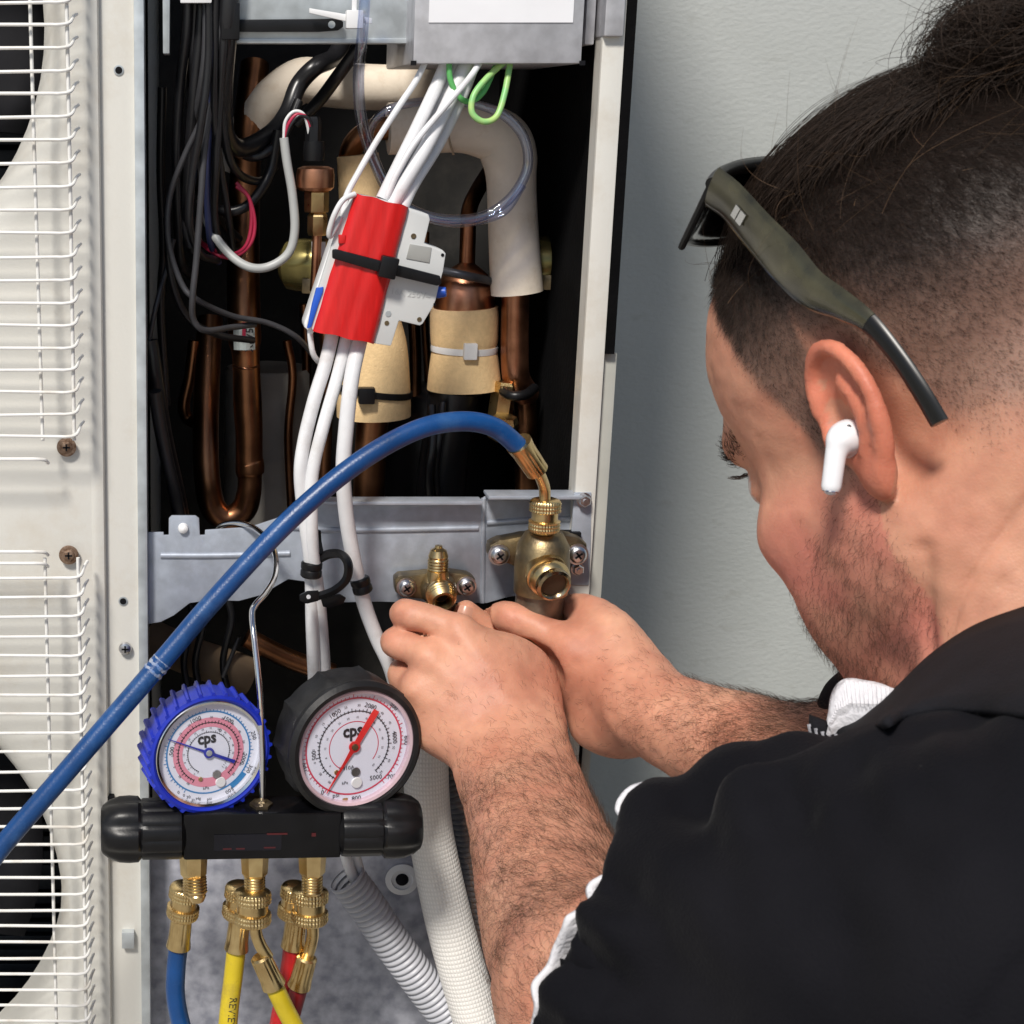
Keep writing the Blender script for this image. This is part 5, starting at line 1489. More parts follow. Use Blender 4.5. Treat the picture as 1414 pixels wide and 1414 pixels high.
# bare skin on the ears themselves
ear_zone = (hy_ > 0.0785) & (hx_ < 0.008) & (hx_ > -0.05) & (hz_ < 0.034) & (hz_ > -0.045)
above = hz_ - line + wig
hair_d = np.where(in_head & ~ear_zone & (hx_ < 0.098), sstep(-0.004, 0.030, above), 0)
beard_d = np.where(in_head & ~ear_zone & (hz_ < 0.002) & (hz_ > -0.125) & (hx_ > -0.012),
                   sstep(-0.002, -0.040, hz_ + 0.25 * np.maximum(hx_ - 0.02, 0) * 0 + np.where(hx_ > 0.03, (hx_ - 0.03) * 0.55, 0)) * sstep(-0.012, 0.004, hx_), 0)
beard_d = np.where((hz_ < -0.052) & (hx_ > 0.085) & (hy_ < 0.02) & (hz_ > -0.078), 0, beard_d)
base = np.array([0.575, 0.285, 0.188])
tint = np.tile(base, (len(bv_), 1))
tint *= (1 + 0.13 * vnoise(bv_, 35, 1)[:, None] * np.array([0.5, 1.2, 1.3]) + 0.08 * vnoise(bv_, 140, 2)[:, None] * np.array([0.6, 1.1, 1.1]) + 0.06 * vnoise(bv_, 400, 9)[:, None])
def blend(msk, c):
    global tint
    tint = tint * (1 - msk[:, None]) + np.array(c) * msk[:, None]
blend(np.where(in_head & ear_zone, 0.65, 0), (0.62, 0.175, 0.105))
blend(np.where(in_head & (hz_ < 0.0) & (hx_ > 0.0), 0.75 * sstep(0.004, -0.026, hz_) * (0.75 + 0.45 * vnoise(bv_, 70, 12)), 0), (0.58, 0.20, 0.155))
hgt = hz_ + np.clip(hx_, 0, 1) * 0.04 + 0.022 * sstep(-0.005, -0.065, hx_)
blend(hair_d * 0.70, (0.16, 0.115, 0.098))
blend(hair_d * 0.93 * sstep(0.006, 0.072, hgt + 0.3 * wig), (0.018, 0.013, 0.010))
blend(beard_d * 0.08, (0.17, 0.09, 0.065))
for sg in (1, -1):
    ed = np.linalg.norm(HL - np.array([0.083, sg * 0.033, 0.007]), axis=1)
    blend(np.where(ed < 0.0128, 0.85, 0), (0.62, 0.60, 0.58))
    blend(np.where(np.linalg.norm(HL - np.array([0.0935, sg * 0.033, 0.004]), axis=1) < 0.006, 0.95, 0), (0.06, 0.04, 0.03))
blend(np.where(in_head & (hx_ > 0.09) & (hy_ < 0.024) & (hz_ < -0.053) & (hz_ > -0.079), 0.6, 0), (0.52, 0.17, 0.15))
for q in MCP + [(562, 848, .962), (547, 888, .966), (704, 852, .975), (815, 848, .972)]:
    blend(0.40 * np.exp(-(np.linalg.norm(bv_ - B(*q), axis=1) / 0.011) ** 2), (0.60, 0.24, 0.16))
bvh0 = BVHTree.FromPolygons(bv_.tolist(), bf_.tolist())
for ln_, amp, wd in (([(1302, 908), (1318, 850), (1345, 795), (1385, 735), (1420, 690)], -.0016, .0016), ([(1392, 884), (1404, 868), (1424, 850)], -.0012, .0014), ([(1283, 915), (1279, 860), (1277, 800), (1274, 760)], -.0028, .0042),
                     ([(1330, 905), (1350, 850), (1385, 800)], -.0007, .0013),
                     ([(561, 836), (566, 848), (563, 860)], -.0006, .0007), ([(567, 835), (572, 848), (569, 861)], -.0006, .0007), ([(548, 876), (552, 888), (550, 899)], -.0006, .0007), ([(554, 876), (558, 888), (556, 900)], -.0006, .0007),
                     ([(707, 838), (712, 850), (709, 862)], -.0006, .0007), ([(715, 838), (720, 852), (717, 864)], -.0006, .0007),
                     ([(648, 1085), (700, 1098), (760, 1080)], -.0005, .0012)):
    pp = [h for h in (bvh0.ray_cast(CAM, ray(*c).normalized())[0] for c in ln_) if h is not None]
    if len(pp) < 2:
        continue
    pp = np.array(catmull(pp, 6)) if len(pp) > 2 else np.array(pp)
    sel = np.where(np.all((bv_ > pp.min(0) - 0.02) & (bv_ < pp.max(0) + 0.02), axis=1))[0]
    dm = np.full(len(sel), 9.0)
    for a, b in zip(pp, pp[1:]):
        t = np.clip((bv_[sel] - a) @ (b - a) / ((b - a) @ (b - a) + 1e-12), 0, 1)
        dm = np.minimum(dm, np.linalg.norm(bv_[sel] - a - t[:, None] * (b - a), axis=1))
    bv_[sel] += bn_[sel] * (amp * np.exp(-(dm / wd) ** 2))[:, None]
person = thing('person', 'man in a black polo shirt bending over the valves, sunglasses on his head', 'person', (0.5, -0.35, 0.0))
body = np_mesh('body', bv_, bf_, skin_mat(), person, np.clip(tint, 0, 1))

def strands(name, curves, radii, material, parent):
    cu = bpy.data.hair_curves.new(name)
    cu.add_curves([len(c) for c in curves])
    cu.position_data.foreach_set('vector', np.concatenate(curves).astype(np.float32).ravel())
    rr = []
    for c, r in zip(curves, radii):
        n = len(c)
        rr.append(r * (1 - 0.75 * (np.arange(n) / (n - 1)) ** 2))
    at = cu.attributes.get('radius') or cu.attributes.new('radius', 'FLOAT', 'POINT')
    at.data.foreach_set('value', np.concatenate(rr).astype(np.float32))
    cu.materials.append(material)
    return link(name, cu, parent)
def hair_mat(name, col, rough=0.45):
    m, nt, b = node_mat(name)
    N, L = nt.nodes.new, nt.links.new
    hi = N('ShaderNodeHairInfo')
    rp = N('ShaderNodeValToRGB')
    c = Vector(col)
    rp.color_ramp.elements[0].color = (*(c * 0.6), 1)
    rp.color_ramp.elements[1].color = (*(c * 1.7), 1)
    L(hi.outputs['Random'], rp.inputs[0]); L(rp.outputs[0], b.inputs['Base Color'])
    b.inputs['Roughness'].default_value = rough
    b.inputs['Specular IOR Level'].default_value = 0.2
    return m
M_hair = hair_mat('dark_brown_hair', (0.022, 0.014, 0.010), 0.55)
M_armhair = hair_mat('body_hair', (0.055, 0.030, 0.018), 0.55)
rng = np.random.default_rng(5)
def tangent(n, d):
    t = d - n * np.sum(n * d, axis=1)[:, None]
    return t / (np.linalg.norm(t, axis=1)[:, None] + 1e-9)
def pick(weight, count):
    w = np.maximum(weight, 0); w = w / w.sum()
    return rng.choice(len(bv_), count, p=w)
def grow(ix, length, comb, lift, wob, segs=3, curl=0.0):
    p = bv_[ix] + rng.normal(size=(len(ix), 3)) * 0.0009
    n = bn_[ix]
    t = tangent(n, comb + rng.normal(size=(len(ix), 3)) * wob)
    side = np.cross(n, t)
    cv = [p - n * 0.0006]
    for k in range(1, segs + 1):
        u = k / segs
        L_ = (length * u)[:, None]
        cv.append(p + n * lift * L_ * (1 - 0.35 * u) + t * L_ * (1 - 0.3 * lift) + side * (curl * rng.normal(size=(len(ix), 1)) * u * u) * L_)
    arr = np.stack(cv, 1)
    return [a for a in arr]
HF, HLd, HU = np.array(hf), np.array(hl), np.array(hu)
TOP = 0.100
# clipped sides and back
area = np.ones(len(bv_))
ix = pick(np.where(hz_ < TOP + 0.012, hair_d * (0.30 + 0.70 * sstep(0.02, 0.075, hgt)), 0), 105000)
ab = above[ix]
ln = 0.0026 + 0.0070 * sstep(0.045, 0.105, hgt[ix]) + rng.uniform(-0.0006, 0.0008, len(ix))
comb = np.tile(-HF * 0.55 - HU * 0.75, (len(ix), 1))
comb[hx_[ix] > 0.025] = -HU * 0.9 + HF * 0.15
ln *= np.where(hx_[ix] > 0.02, np.clip(ab / 0.03, 0.3, 1), 1)
strands('clipped_hair', grow(ix, ln, comb, 0.45, 0.25), np.full(len(ix), 0.000042), hair_mat('clipped_brown_hair', (0.020, 0.013, 0.010), 0.85), person)
# longer top swept back into a knot
def on_plane(px, py, y):               # head-local point where the sight line meets the plane y of the head
    d = np.array(ray(px, py)); o = np.array(CAM)
    l0 = HR @ (o - np.array(HO)); ld_ = HR @ d
    return l0 + ld_ * ((y - l0[1]) / ld_[1])
BUN = on_plane(1372, 104, 0.012)
print('BUN', BUN)
hc, hr = np.array([-0.012, 0, 0.045]), np.array([0.099, 0.078, 0.081])
ix = pick(np.where((hz_ > TOP - 0.022) & in_head & (above > 0.008), hair_d * sstep(TOP - 0.022, TOP + 0.012, hz_), 0), 15000)
cur = []
lo_p = HL[ix]
jit = rng.normal(size=(len(ix), 3))
for q, j in zip(lo_p, jit):
    end = BUN + j * np.array([0.012, 0.012, 0.004])
    n = 9
    f_ = rng.uniform(0.55, 1.0)
    pts = []
    lift = abs(j[2]) * 0.003 + 0.0015
    for k in range(n):
        t = f_ * k / (n - 1)
        x = q * (1 - t) + end * t
        u = (x - hc) / hr
        ru = np.linalg.norm(u)
        rad = max(ru, 1.0 + (lift + 0.004 * math.sin(math.pi * min(1, t * 1.05)) * (0.6 + 0.4 * abs(j[0]))) / 0.085) if k else ru
        x = hc + u / ru * rad * hr
        x = x + np.array([0, j[1] * 0.003 * math.sin(6 * t + j[0] * 3), 0])
        pts.append(x)
    cur.append(np.array(pts) @ HR + np.array(HO))
strands('top_hair', cur, np.full(len(cur), 0.00011), M_hair, person)
# the knot itself
cur = []
for k in range(3600):
    c_ = rng.normal(size=3) * np.array([0.010, 0.011, 0.006])
    ax = rng.normal(size=3); ax /= np.linalg.norm(ax)
    e1 = np.cross(ax, rng.normal(size=3)); e1 /= np.linalg.norm(e1); e2 = np.cross(ax, e1)
    r0 = rng.uniform(0.007, 0.017); a0 = rng.uniform(0, 6.3); sw = rng.uniform(1.5, 4.0)
    pts = [BUN + np.array([-0.008, 0, 0.010]) + c_ * 0.7 + (e1 * math.cos(a0 + sw * t) + e2 * math.sin(a0 + sw * t)) * r0 * (1 + 0.4 * t) * np.array([1.1, 1.1, 0.8]) for t in np.linspace(0, 1, 8)]
    cur.append(np.array(pts) @ HR + np.array(HO))
for k in range(260):                      # loose ends sticking out of the knot
    d = rng.normal(size=3) + np.array([0.3, 0, 0.8]); d /= np.linalg.norm(d)
    L_ = rng.uniform(0.008, 0.028); bend = rng.normal(size=3) * 0.5
    pts = [BUN + np.array([-0.008, 0, 0.010]) + d * (0.010 + L_ * t) + bend * L_ * t * t for t in np.linspace(0, 1, 6)]
    cur.append(np.array(pts) @ HR + np.array(HO))
strands('hair_knot', cur, np.full(len(cur), 0.00012), M_hair, person)
# stray hairs over the crown and temple
ix = pick(np.where((hz_ > 0.06) & in_head & (HL[:, 1] > -0.03), hair_d, 0), 170)
p0 = HL[ix]
cur = []
for q in p0:
    u = (q - hc) / hr; n = u / np.linalg.norm(u)
    d = n * rng.uniform(0.15, 0.9) + np.array([rng.normal() * 0.6 - 0.3, rng.normal() * 0.7, rng.normal() * 0.3]); d /= np.linalg.norm(d)
    b2 = np.array([-0.9, rng.normal() * 0.6, -0.5 + rng.normal() * 0.4])
    L_ = rng.uniform(0.018, 0.05)
    cur.append(np.array([q + n * 0.004 + d * L_ * t + b2 * L_ * 0.6 * t * t for t in np.linspace(0, 1, 8)]) @ HR + np.array(HO))
strands('stray_hair', cur, np.full(len(cur), 0.00007), hair_mat('lit_brown_hair', (0.10, 0.06, 0.035)), person)
# stubble beard
ix = pick(beard_d ** 2.2, 6500)
comb = np.tile(-HU * 0.9 + HF * 0.2, (len(ix), 1))
ln = 0.0022 + 0.0048 * beard_d[ix] * rng.uniform(0.3, 1.0, len(ix))
strands('stubble', grow(ix, ln, comb, 0.5, 0.55, 3, 0.5), np.full(len(ix), 0.000045), hair_mat('beard_hair', (0.040, 0.022, 0.014)), person)
# eyebrows and lashes
bw = np.where(in_head & (hx_ > 0.06), np.exp(-((hz_ - 0.030 + 0.12 * np.maximum(hy_ - 0.035, 0)) / 0.0055) ** 2) * sstep(0.008, 0.014, hy_) * sstep(0.060, 0.050, hy_), 0)
bw = np.where((bw > 0.15) & (hx_ > 0.072), bw, 0)
ix = pick(bw, 900)
sgn = np.sign(HL[ix, 1])[:, None]
comb = HLd[None, :] * sgn * 0.9 + HU * 0.15 - HF * 0.2
strands('eyebrow', grow(ix, rng.uniform(0.004, 0.007, len(ix)), comb, 0.18, 0.2), np.full(len(ix), 0.00009), M_hair, person)
cur = []
for sg in (1, -1):
    for k in range(80):
        w = rng.uniform(-1, 1)
        q = np.array([0.0945 - 0.007 * w * w - 0.004 * w * 1, sg * (0.033 + 0.0125 * w), 0.019 - 0.005 * w * w])
        d = np.array([0.8, sg * 0.45 * w + sg * 0.25, 0.0]); d /= np.linalg.norm(d)
        L_ = rng.uniform(0.005, 0.008)
        cur.append(np.array([q + d * L_ * t + np.array([0, 0, -0.35 * L_ * t + 0.6 * L_ * t * t]) for t in np.linspace(0, 1, 5)]) @ HR + np.array(HO))
strands('eyelashes', cur, np.full(len(cur), 0.00012), M_hair, person)
# hair on arms and the backs of the hands
def arm_mask(pts, rad):
    pts = np.array(pts)
    best = np.full(len(bv_), 9.0); along = np.zeros(len(bv_)); dirs = np.zeros((len(bv_), 3))
    acc = 0
    for a, b in zip(pts, pts[1:]):
        ba = b - a; L_ = np.linalg.norm(ba)
        t = np.clip((bv_ - a) @ ba / L_ ** 2, 0, 1)
        d = np.linalg.norm(bv_ - a - t[:, None] * ba, axis=1)
        c_ = d < best
        best[c_] = d[c_]; along[c_] = (acc + t * L_)[c_]; dirs[c_] = ba / L_
        acc += L_
    return best < rad, along, dirs, acc
cur = []
for chain_, cnt, side in (([B(610, 900, .95), B(690, 1010, .93), B(712, 1058, .918), B(744, 1190, .82), B(786, 1300, .74), L_el], 6800, np.array([-0.5, 0.0, 0.2])),
                          ([B(780, 900, .955), B(850, 945, .945), B(890, 975, .935), B(940, 1002, .91), B(1040, 1046, .87), R_el], 5600, np.array([-0.2, 0.1, -0.5]))):
    msk, along, dirs, tot = arm_mask(chain_, 0.055)
    w = np.where(msk, np.interp(along, [0, 0.05, 0.10, 0.14, 0.30, 0.40], [0.0, 0.12, 0.5, 1.0, 0.9, 0.5]), 0)
    w *= np.clip(0.8 + 0.5 * vnoise(bv_, 60, 8), 0.05, 1.5)
    w *= np.clip(bn_ @ np.array([0.1, -0.55, 0.75]) + 0.55, 0, 1)
    ix = pick(w, cnt)
    ln = rng.uniform(0.005, 0.0125, len(ix)) * np.interp(along[ix], [0, 0.1, 0.16], [0.55, 0.7, 1.0])
    cur += grow(ix, ln, -dirs[ix] * 0.75 + side, 0.28, 0.35, 4, 0.5)
strands('arm_hair', cur, np.full(len(cur), 0.000048), M_armhair, person)
# thumb nail
def nail(px, py, d, ax, s_=1.0):
    o = B(px, py, d)
    n = np.array((CAM - Vector(o)).normalized())
    a = np.array(ax) - n * (n @ np.array(ax)); a /= np.linalg.norm(a); c_ = np.cross(n, a)
    vs_, fs_ = [], []
    for i in range(7):
        for j in range(5):
            u, v = i / 6 * 2 - 1, j / 4 * 2 - 1
            vs_.append(o + a * u * 0.0058 * s_ + c_ * v * 0.0046 * s_ * (1 - 0.12 * u * u) + n * (0.0016 - 0.0022 * v * v - 0.0008 * u * u))
    for i in range(6):
        for j in range(4):
            fs_.append((i * 5 + j, i * 5 + j + 1, i * 5 + j + 6, i * 5 + j + 5))
    return MB().add(vs_, fs_).obj('fingernail', mat('nail', (0.56, 0.29, 0.20), 0.3, var=0.03), person)
nail(641, 850, .9735, (0.2, 0, 1))

# ---------------------------------------------------------------- polo shirt
def shirt_mat():
    m, nt, b = node_mat('black_polo_knit')
    N, L = nt.nodes.new, nt.links.new
    tc = N('ShaderNodeTexCoord')
    nz = N('ShaderNodeTexNoise'); nz.inputs['Scale'].default_value, nz.inputs['Detail'].default_value = 14, 6
    fz = N('ShaderNodeTexNoise'); fz.inputs['Scale'].default_value, fz.inputs['Detail'].default_value = 800, 2
    L(tc.outputs['Object'], nz.inputs['Vector']); L(tc.outputs['Object'], fz.inputs['Vector'])
    rp = N('ShaderNodeValToRGB')
    rp.color_ramp.elements[0].position, rp.color_ramp.elements[0].color = 0.3, (0.0032, 0.0032, 0.0050, 1)
    rp.color_ramp.elements[1].position, rp.color_ramp.elements[1].color = 0.7, (0.0078, 0.0075, 0.0098, 1)
    L(nz.outputs['Fac'], rp.inputs[0])
    vo = N('ShaderNodeTexVoronoi'); vo.inputs['Scale'].default_value = 38        # a few specks of lint
    L(tc.outputs['Object'], vo.inputs['Vector'])
    lt = N('ShaderNodeMath'); lt.operation = 'LESS_THAN'; lt.inputs[1].default_value = 0.014
    L(vo.outputs['Distance'], lt.inputs[0])
    mx = N('ShaderNodeMix'); mx.data_type = 'RGBA'; mx.inputs[7].default_value = (0.04, 0.04, 0.04, 1)
    L(lt.outputs[0], mx.inputs[0]); L(rp.outputs[0], mx.inputs[6]); L(mx.outputs[2], b.inputs['Base Color'])
    b.inputs['Roughness'].default_value = 0.85
    b.inputs['Specular IOR Level'].default_value = 0.12
    b.inputs['Sheen Weight'].default_value = 0.03
    b.inputs['Sheen Roughness'].default_value = 0.35
    bp = N('ShaderNodeBump'); bp.inputs['Strength'].default_value = 0.4; bp.inputs['Distance'].default_value = 0.001
    L(fz.outputs['Fac'], bp.inputs['Height']); L(bp.outputs[0], b.inputs['Normal'])
    return m
M_shirt = shirt_mat()
M_trim = mat('white_cotton', (0.72, 0.71, 0.74), 0.85, var=0.03, bump=0.5, bscale=350)
sf = Field((0.08, -0.70, 0.10), (0.86, 0.06, 0.86), 0.0032)
HIP = np.array([0.68, -0.36, 0.28])
CH = NB + np.array([0.02, -0.01, -0.085])
sleeve = [(np.array(Q(1420, 1320, .49)), .068), (np.array(Q(1230, 1332, .525)), .0635), (np.array(Q(1040, 1345, .568)), .0615), (np.array(Q(880, 1338, .62)), .0655), (np.array(Q(760, 1350, .66)), .065)]
sf.chain(sleeve, 0.01, 2)
sf.chain([(LS + np.array([0.02, 0, -0.03]), .064), (CH + np.array([0, 0, -0.008]), .060), (RS + np.array([0.0, 0, -0.04]), .060)], 0.03, 2)
sf.chain([(CH + np.array([0.02, 0, -0.06]), .105), (0.5 * (CH + HIP), .135), (HIP, .135)], 0.06, 2)
sf.cap(LS + np.array([0.03, 0.03, -0.04]), HIP + np.array([0, -0.06, 0.05]), .085, .09, 0.05)
sf.cap(RS + np.array([0.0, -0.03, -0.04]), HIP + np.array([0, 0.08, 0.05]), .08, .09, 0.05)
sf.chain([(RS, .070), (0.5 * (RS + R_el), .060), (RS * 0.25 + R_el * 0.75, .056)], 0.03)
# folds that pull from the shoulder towards the cuff and the collar
for fo in ([(905, 1120, .60, .009), (960, 1165, .575, .008), (1040, 1250, .52, .004)],
           [(1015, 1086, .592, .013), (1045, 1140, .55, .010), (1090, 1230, .50, .004)],
           [(1105, 1060, .58, .010), (1135, 1110, .55, .009), (1180, 1190, .50, .004)],
           [(1195, 1050, .58, .009), (1220, 1110, .53, .009), (1260, 1200, .48, .004)],
           [(1290, 1040, .56, .009), (1320, 1110, .51, .009), (1350, 1220, .45, .004)],
           [(822, 1232, .615, .008), (870, 1258, .585, .008), (960, 1290, .53, .004)],
           [(790, 1340, .60, .009), (840, 1378, .575, .008), (940, 1400, .53, .004)]):
    sf.chain([(np.array(Q(a, b, c)), r) for a, b, c, r in fo], 0.016)
# neck opening and sleeve end
sf.cap(H(-0.038, 0, -0.035), neck_b, .064, .070, 0.006, 'sub')
def cut_plane(fld, p0, n, k=0.002, lim=None):
    sl, g = fld.region(lim[0], lim[1])
    d = sum((g[i] - p0[i]) * n[i] for i in range(3))
    a = fld.a[sl]
    fld.a[sl] = np.maximum(a, d.astype(np.float32))
c1_, c2_, c3_ = np.array(Q(890, 1080, .60)), np.array(Q(738, 1414, .60)), np.array(Q(850, 1260, .75))
cn = np.cross(c2_ - c1_, c3_ - c1_); cn /= np.linalg.norm(cn)
if cn[0] > 0:
    cn = -cn
lim = (np.array([0.08, -0.60, 0.40]), np.array([0.24, -0.25, 0.80]))
cut_plane(sf, c1_, cn, lim=lim)
# hollow the sleeve end round the arm
arm_in = [(np.array(Q(1040, 1322, .575)), .050), (np.array(Q(880, 1335, .62)), .0615), (np.array(Q(700, 1355, .67)), .0615)]
hol = Field((0.08, -0.70, 0.10), (0.86, 0.06, 0.86), 0.0032)
hol.chain(arm_in, 0.004, 2)
sf.a = np.maximum(sf.a, -hol.a)
sv_, sf_ = sf.mesh()
sv_ = relax(sv_, sf_, 2, 0.5)
sn_ = normals_of(sv_, sf_)
edge = np.abs((sv_ - c1_) @ cn)
damp = np.clip(edge / 0.03, 0.45, 1)[:, None]
q_ = sv_ * np.array([1.0, 1.0, 1.0])
fold = 0.0060 * vnoise(q_ @ np.array([[1, .3, 0], [-.3, 1, .4], [0, -.4, 1]]) * np.array([1, 2.2, 0.8]), 16, 4) + 0.0024 * vnoise(q_ * np.array([1.6, 1, 1]), 42, 5)
sv_ = sv_ + sn_ * (fold[:, None] * damp)
sbvh = BVHTree.FromPolygons(sv_.tolist(), sf_.tolist())
def on_shirt(px, py):
    hit = sbvh.ray_cast(CAM, ray(px, py).normalized())
    return np.array(hit[0]) if hit[0] else None
FOLDS = [([(898, 1110), (932, 1150), (985, 1215)], .0065, .009), ([(960, 1120), (985, 1165), (1020, 1240)], -.007, .009), ([(1025, 1092), (1043, 1140), (1070, 1210)], .009, .011),
         ([(1085, 1092), (1100, 1140), (1120, 1205)], -.007, .009), ([(1130, 1080), (1153, 1122), (1190, 1185)], .006, .009), ([(1175, 1070), (1198, 1120), (1230, 1190)], -.005, .007),
         ([(1215, 1030), (1238, 1090), (1262, 1170)], .006, .007), ([(1255, 1020), (1275, 1080), (1300, 1160)], -.006, .007), ([(1300, 1010), (1316, 1080), (1336, 1170)], .006, .008),
         ([(1345, 1005), (1360, 1080), (1376, 1180)], -.006, .008), ([(1392, 1000), (1402, 1090), (1410, 1190)], .006, .009),
         ([(830, 1222), (865, 1238), (905, 1262)], -.008, .006), ([(815, 1262), (850, 1282), (890, 1300)], .007, .007), ([(795, 1318), (828, 1350), (850, 1372), (860, 1395)], -.008, .008),
         ([(770, 1372), (800, 1400), (815, 1430)], .006, .007), ([(880, 1180), (930, 1230), (1000, 1300)], .003, .010), ([(1414, 1325), (1380, 1370), (1340, 1420)], -.0022, .0022),
         ([(1000, 1240), (1060, 1310), (1090, 1400)], .004, .014), ([(1120, 1230), (1150, 1310), (1160, 1400)], -.004, .014), ([(930, 1300), (980, 1350), (1000, 1420)], -.004, .010)]
tot = np.zeros(len(sv_))
for ln_, amp, wd in FOLDS:
    pp = [q for q in (on_shirt(*c) for c in ln_) if q is not None]
    if len(pp) < 2:
        continue
    pp = np.array(catmull(pp, 5)) if len(pp) > 2 else np.array(pp)
    dmin = np.full(len(sv_), 9.0); par = np.zeros(len(sv_))
    for i_, (a, b) in enumerate(zip(pp, pp[1:])):
        ba = b - a
        t = np.clip((sv_ - a) @ ba / (ba @ ba + 1e-12), 0, 1)
        d = np.linalg.norm(sv_ - a - t[:, None] * ba, axis=1)
        c_ = d < dmin
        dmin[c_] = d[c_]; par[c_] = ((i_ + t) / (len(pp) - 1))[c_]
    fade = np.where(par > 0.5, 1 - 0.8 * (par - 0.5) * 2, 1) if abs(amp) > 0.003 else 1
    tot += amp * 0.9 * np.exp(-(dmin / (wd * 1.35)) ** 2) * fade
sv_ = sv_ + sn_ * tot[:, None]
np_mesh('polo_shirt', sv_, sf_, M_shirt, person)
bvh = BVHTree.FromPolygons(bv_.tolist(), bf_.tolist())
sbvh2 = BVHTree.FromPolygons(sv_.tolist(), sf_.tolist())
def depth_at(px, py, trees=None):
    d = ray(px, py).normalized()
    hs = [t.ray_cast(CAM, d)[0] for t in (trees or [bvh])]
    hs = [(h - CAM).dot(FW) for h in hs if h]
    return min(hs) if hs else None
def near(px, py, off, dflt):
    d = depth_at(px, py, [bvh, sbvh2])
    return (px, py, min(d - off, dflt + 0.03) if d else dflt)
def ribbon(name, upper, lower, m, rows=6, thick=0.0025, bulge=0.004, sub=6):
    U = catmull([Q(*q) for q in upper], sub); Lw = catmull([Q(*q) for q in lower], sub)
    vs_, fs_ = [], []
    for j in range(rows + 1):
        t = j / rows
        for a, b in zip(U, Lw):
            p = Vector(a * (1 - t) + b * t)
            n = (CAM - p).normalized()
            vs_.append(p + n * bulge * math.sin(math.pi * t))
    w = len(U)
    for j in range(rows):
        for i in range(w - 1):
            fs_.append((j * w + i, (j + 1) * w + i, (j + 1) * w + i + 1, j * w + i + 1))
    o = MB().add(vs_, fs_).obj(name, m, person, angle=80)
    so_ = o.modifiers.new('thick', 'SOLIDIFY'); so_.thickness = thick; so_.offset = 0
    return o
M_collar = mat('black_rib_knit', (0.007, 0.007, 0.010), 0.85, var=0.15, vscale=60, bump=0.3, bscale=900, spec=0.25)
cu_ = [(1560, 806), (1490, 820), (1414, 842), (1345, 868), (1288, 906), (1246, 946), (1214, 976)]
cl2 = [(1560, 990), (1490, 992), (1414, 988), (1345, 982), (1290, 980), (1250, 988), (1216, 1004)]
U_ = [near(x, y, 0.006, .61) for x, y in cu_] + [(1170, 1004, .650), (1118, 990, .672)]
L_2 = [near(x, y, 0.004, .58) for x, y in cl2] + [(1176, 1022, .640), (1120, 1016, .666)]
ribbon('collar', U_, L_2, M_collar, bulge=0.004)
M_rib = mat('grey_rib_trim', (0.34, 0.34, 0.37), 0.85, var=0.2, vscale=400, bump=0.3)
for k_ in range(22):                     # ribbed edge under the collar point
    t = k_ / 21
    x0_, y0_ = 1117 + 98 * t, 1000 + 16 * math.sin(math.pi * min(1, t * 1.3)) - 6 * t
    a_ = Q(x0_, y0_, .664 - .034 * t); b_ = Q(x0_ + 6, y0_ + 22 * (1 - t) + 3, .663 - .034 * t)
    MB().tube([a_, a_.lerp(b_, .5), b_], 0.0008, 6).obj('rib', M_rib if k_ % 2 == 0 else M_collar, person)
uu = [(1150, 988), (1155, 958), (1170, 941), (1200, 944), (1232, 952), (1264, 962)]
ul = [(1144, 1014), (1160, 1014), (1180, 1016), (1206, 1014), (1236, 1006), (1266, 996)]
dq = [.660, .658, .655, .648, .638, .628]
dU = [min(d_, (depth_at(x, y) or 9) - 0.005) for (x, y), d_ in zip(uu, dq)]
ribbon('undershirt_collar', [(x, y, d_) for (x, y), d_ in zip(uu, dU)], [(x, y, d_ - .004) for (x, y), d_ in zip(ul, dU)], M_trim, thick=0.004, bulge=0.006)
for k_ in range(26):
    t = k_ / 25
    i_ = min(4, int(t * 5)); f_ = t * 5 - i_
    x0_, y0_ = [uu[i_][c] * (1 - f_) + uu[i_ + 1][c] * f_ for c in (0, 1)]
    x1_, y1_ = [ul[i_][c] * (1 - f_) + ul[i_ + 1][c] * f_ for c in (0, 1)]
    d0_ = dU[i_] * (1 - f_) + dU[i_ + 1] * f_
    MB().tube([Q(x0_, y0_, d0_ - .0025), Q(x0_ * .6 + x1_ * .4, y0_ * .6 + y1_ * .4, d0_ - .0095), Q(x1_, y1_, d0_ - .006)], 0.0009, 6).obj('rib', M_trim, person)
# white lining that shows at the sleeve hem
def hem(rows, wdt):
    up_l, lo_l = [], []
    for y, off in rows:
        x = 700
        while x < 1000 and depth_at(x, y, [sbvh2]) is None:
            x += 1
        d_ = depth_at(x + 10, y, [sbvh2]) or .6
        up_l.append((x + off, y, d_ + .010)); lo_l.append((x + off + wdt, y + 8, d_ + .012))
    ribbon('sleeve_lining', up_l, lo_l, M_trim, thick=0.002, bulge=-0.002)
hem([(1206, 10), (1220, -11), (1232, -9), (1244, 8), (1256, 4), (1268, -12), (1286, -20), (1310, -22), (1335, -16), (1360, -10), (1390, -5), (1425, 2)], 44)
hem([(1076, 8), (1084, -3), (1098, -5), (1116, -4), (1128, 6)], 26)
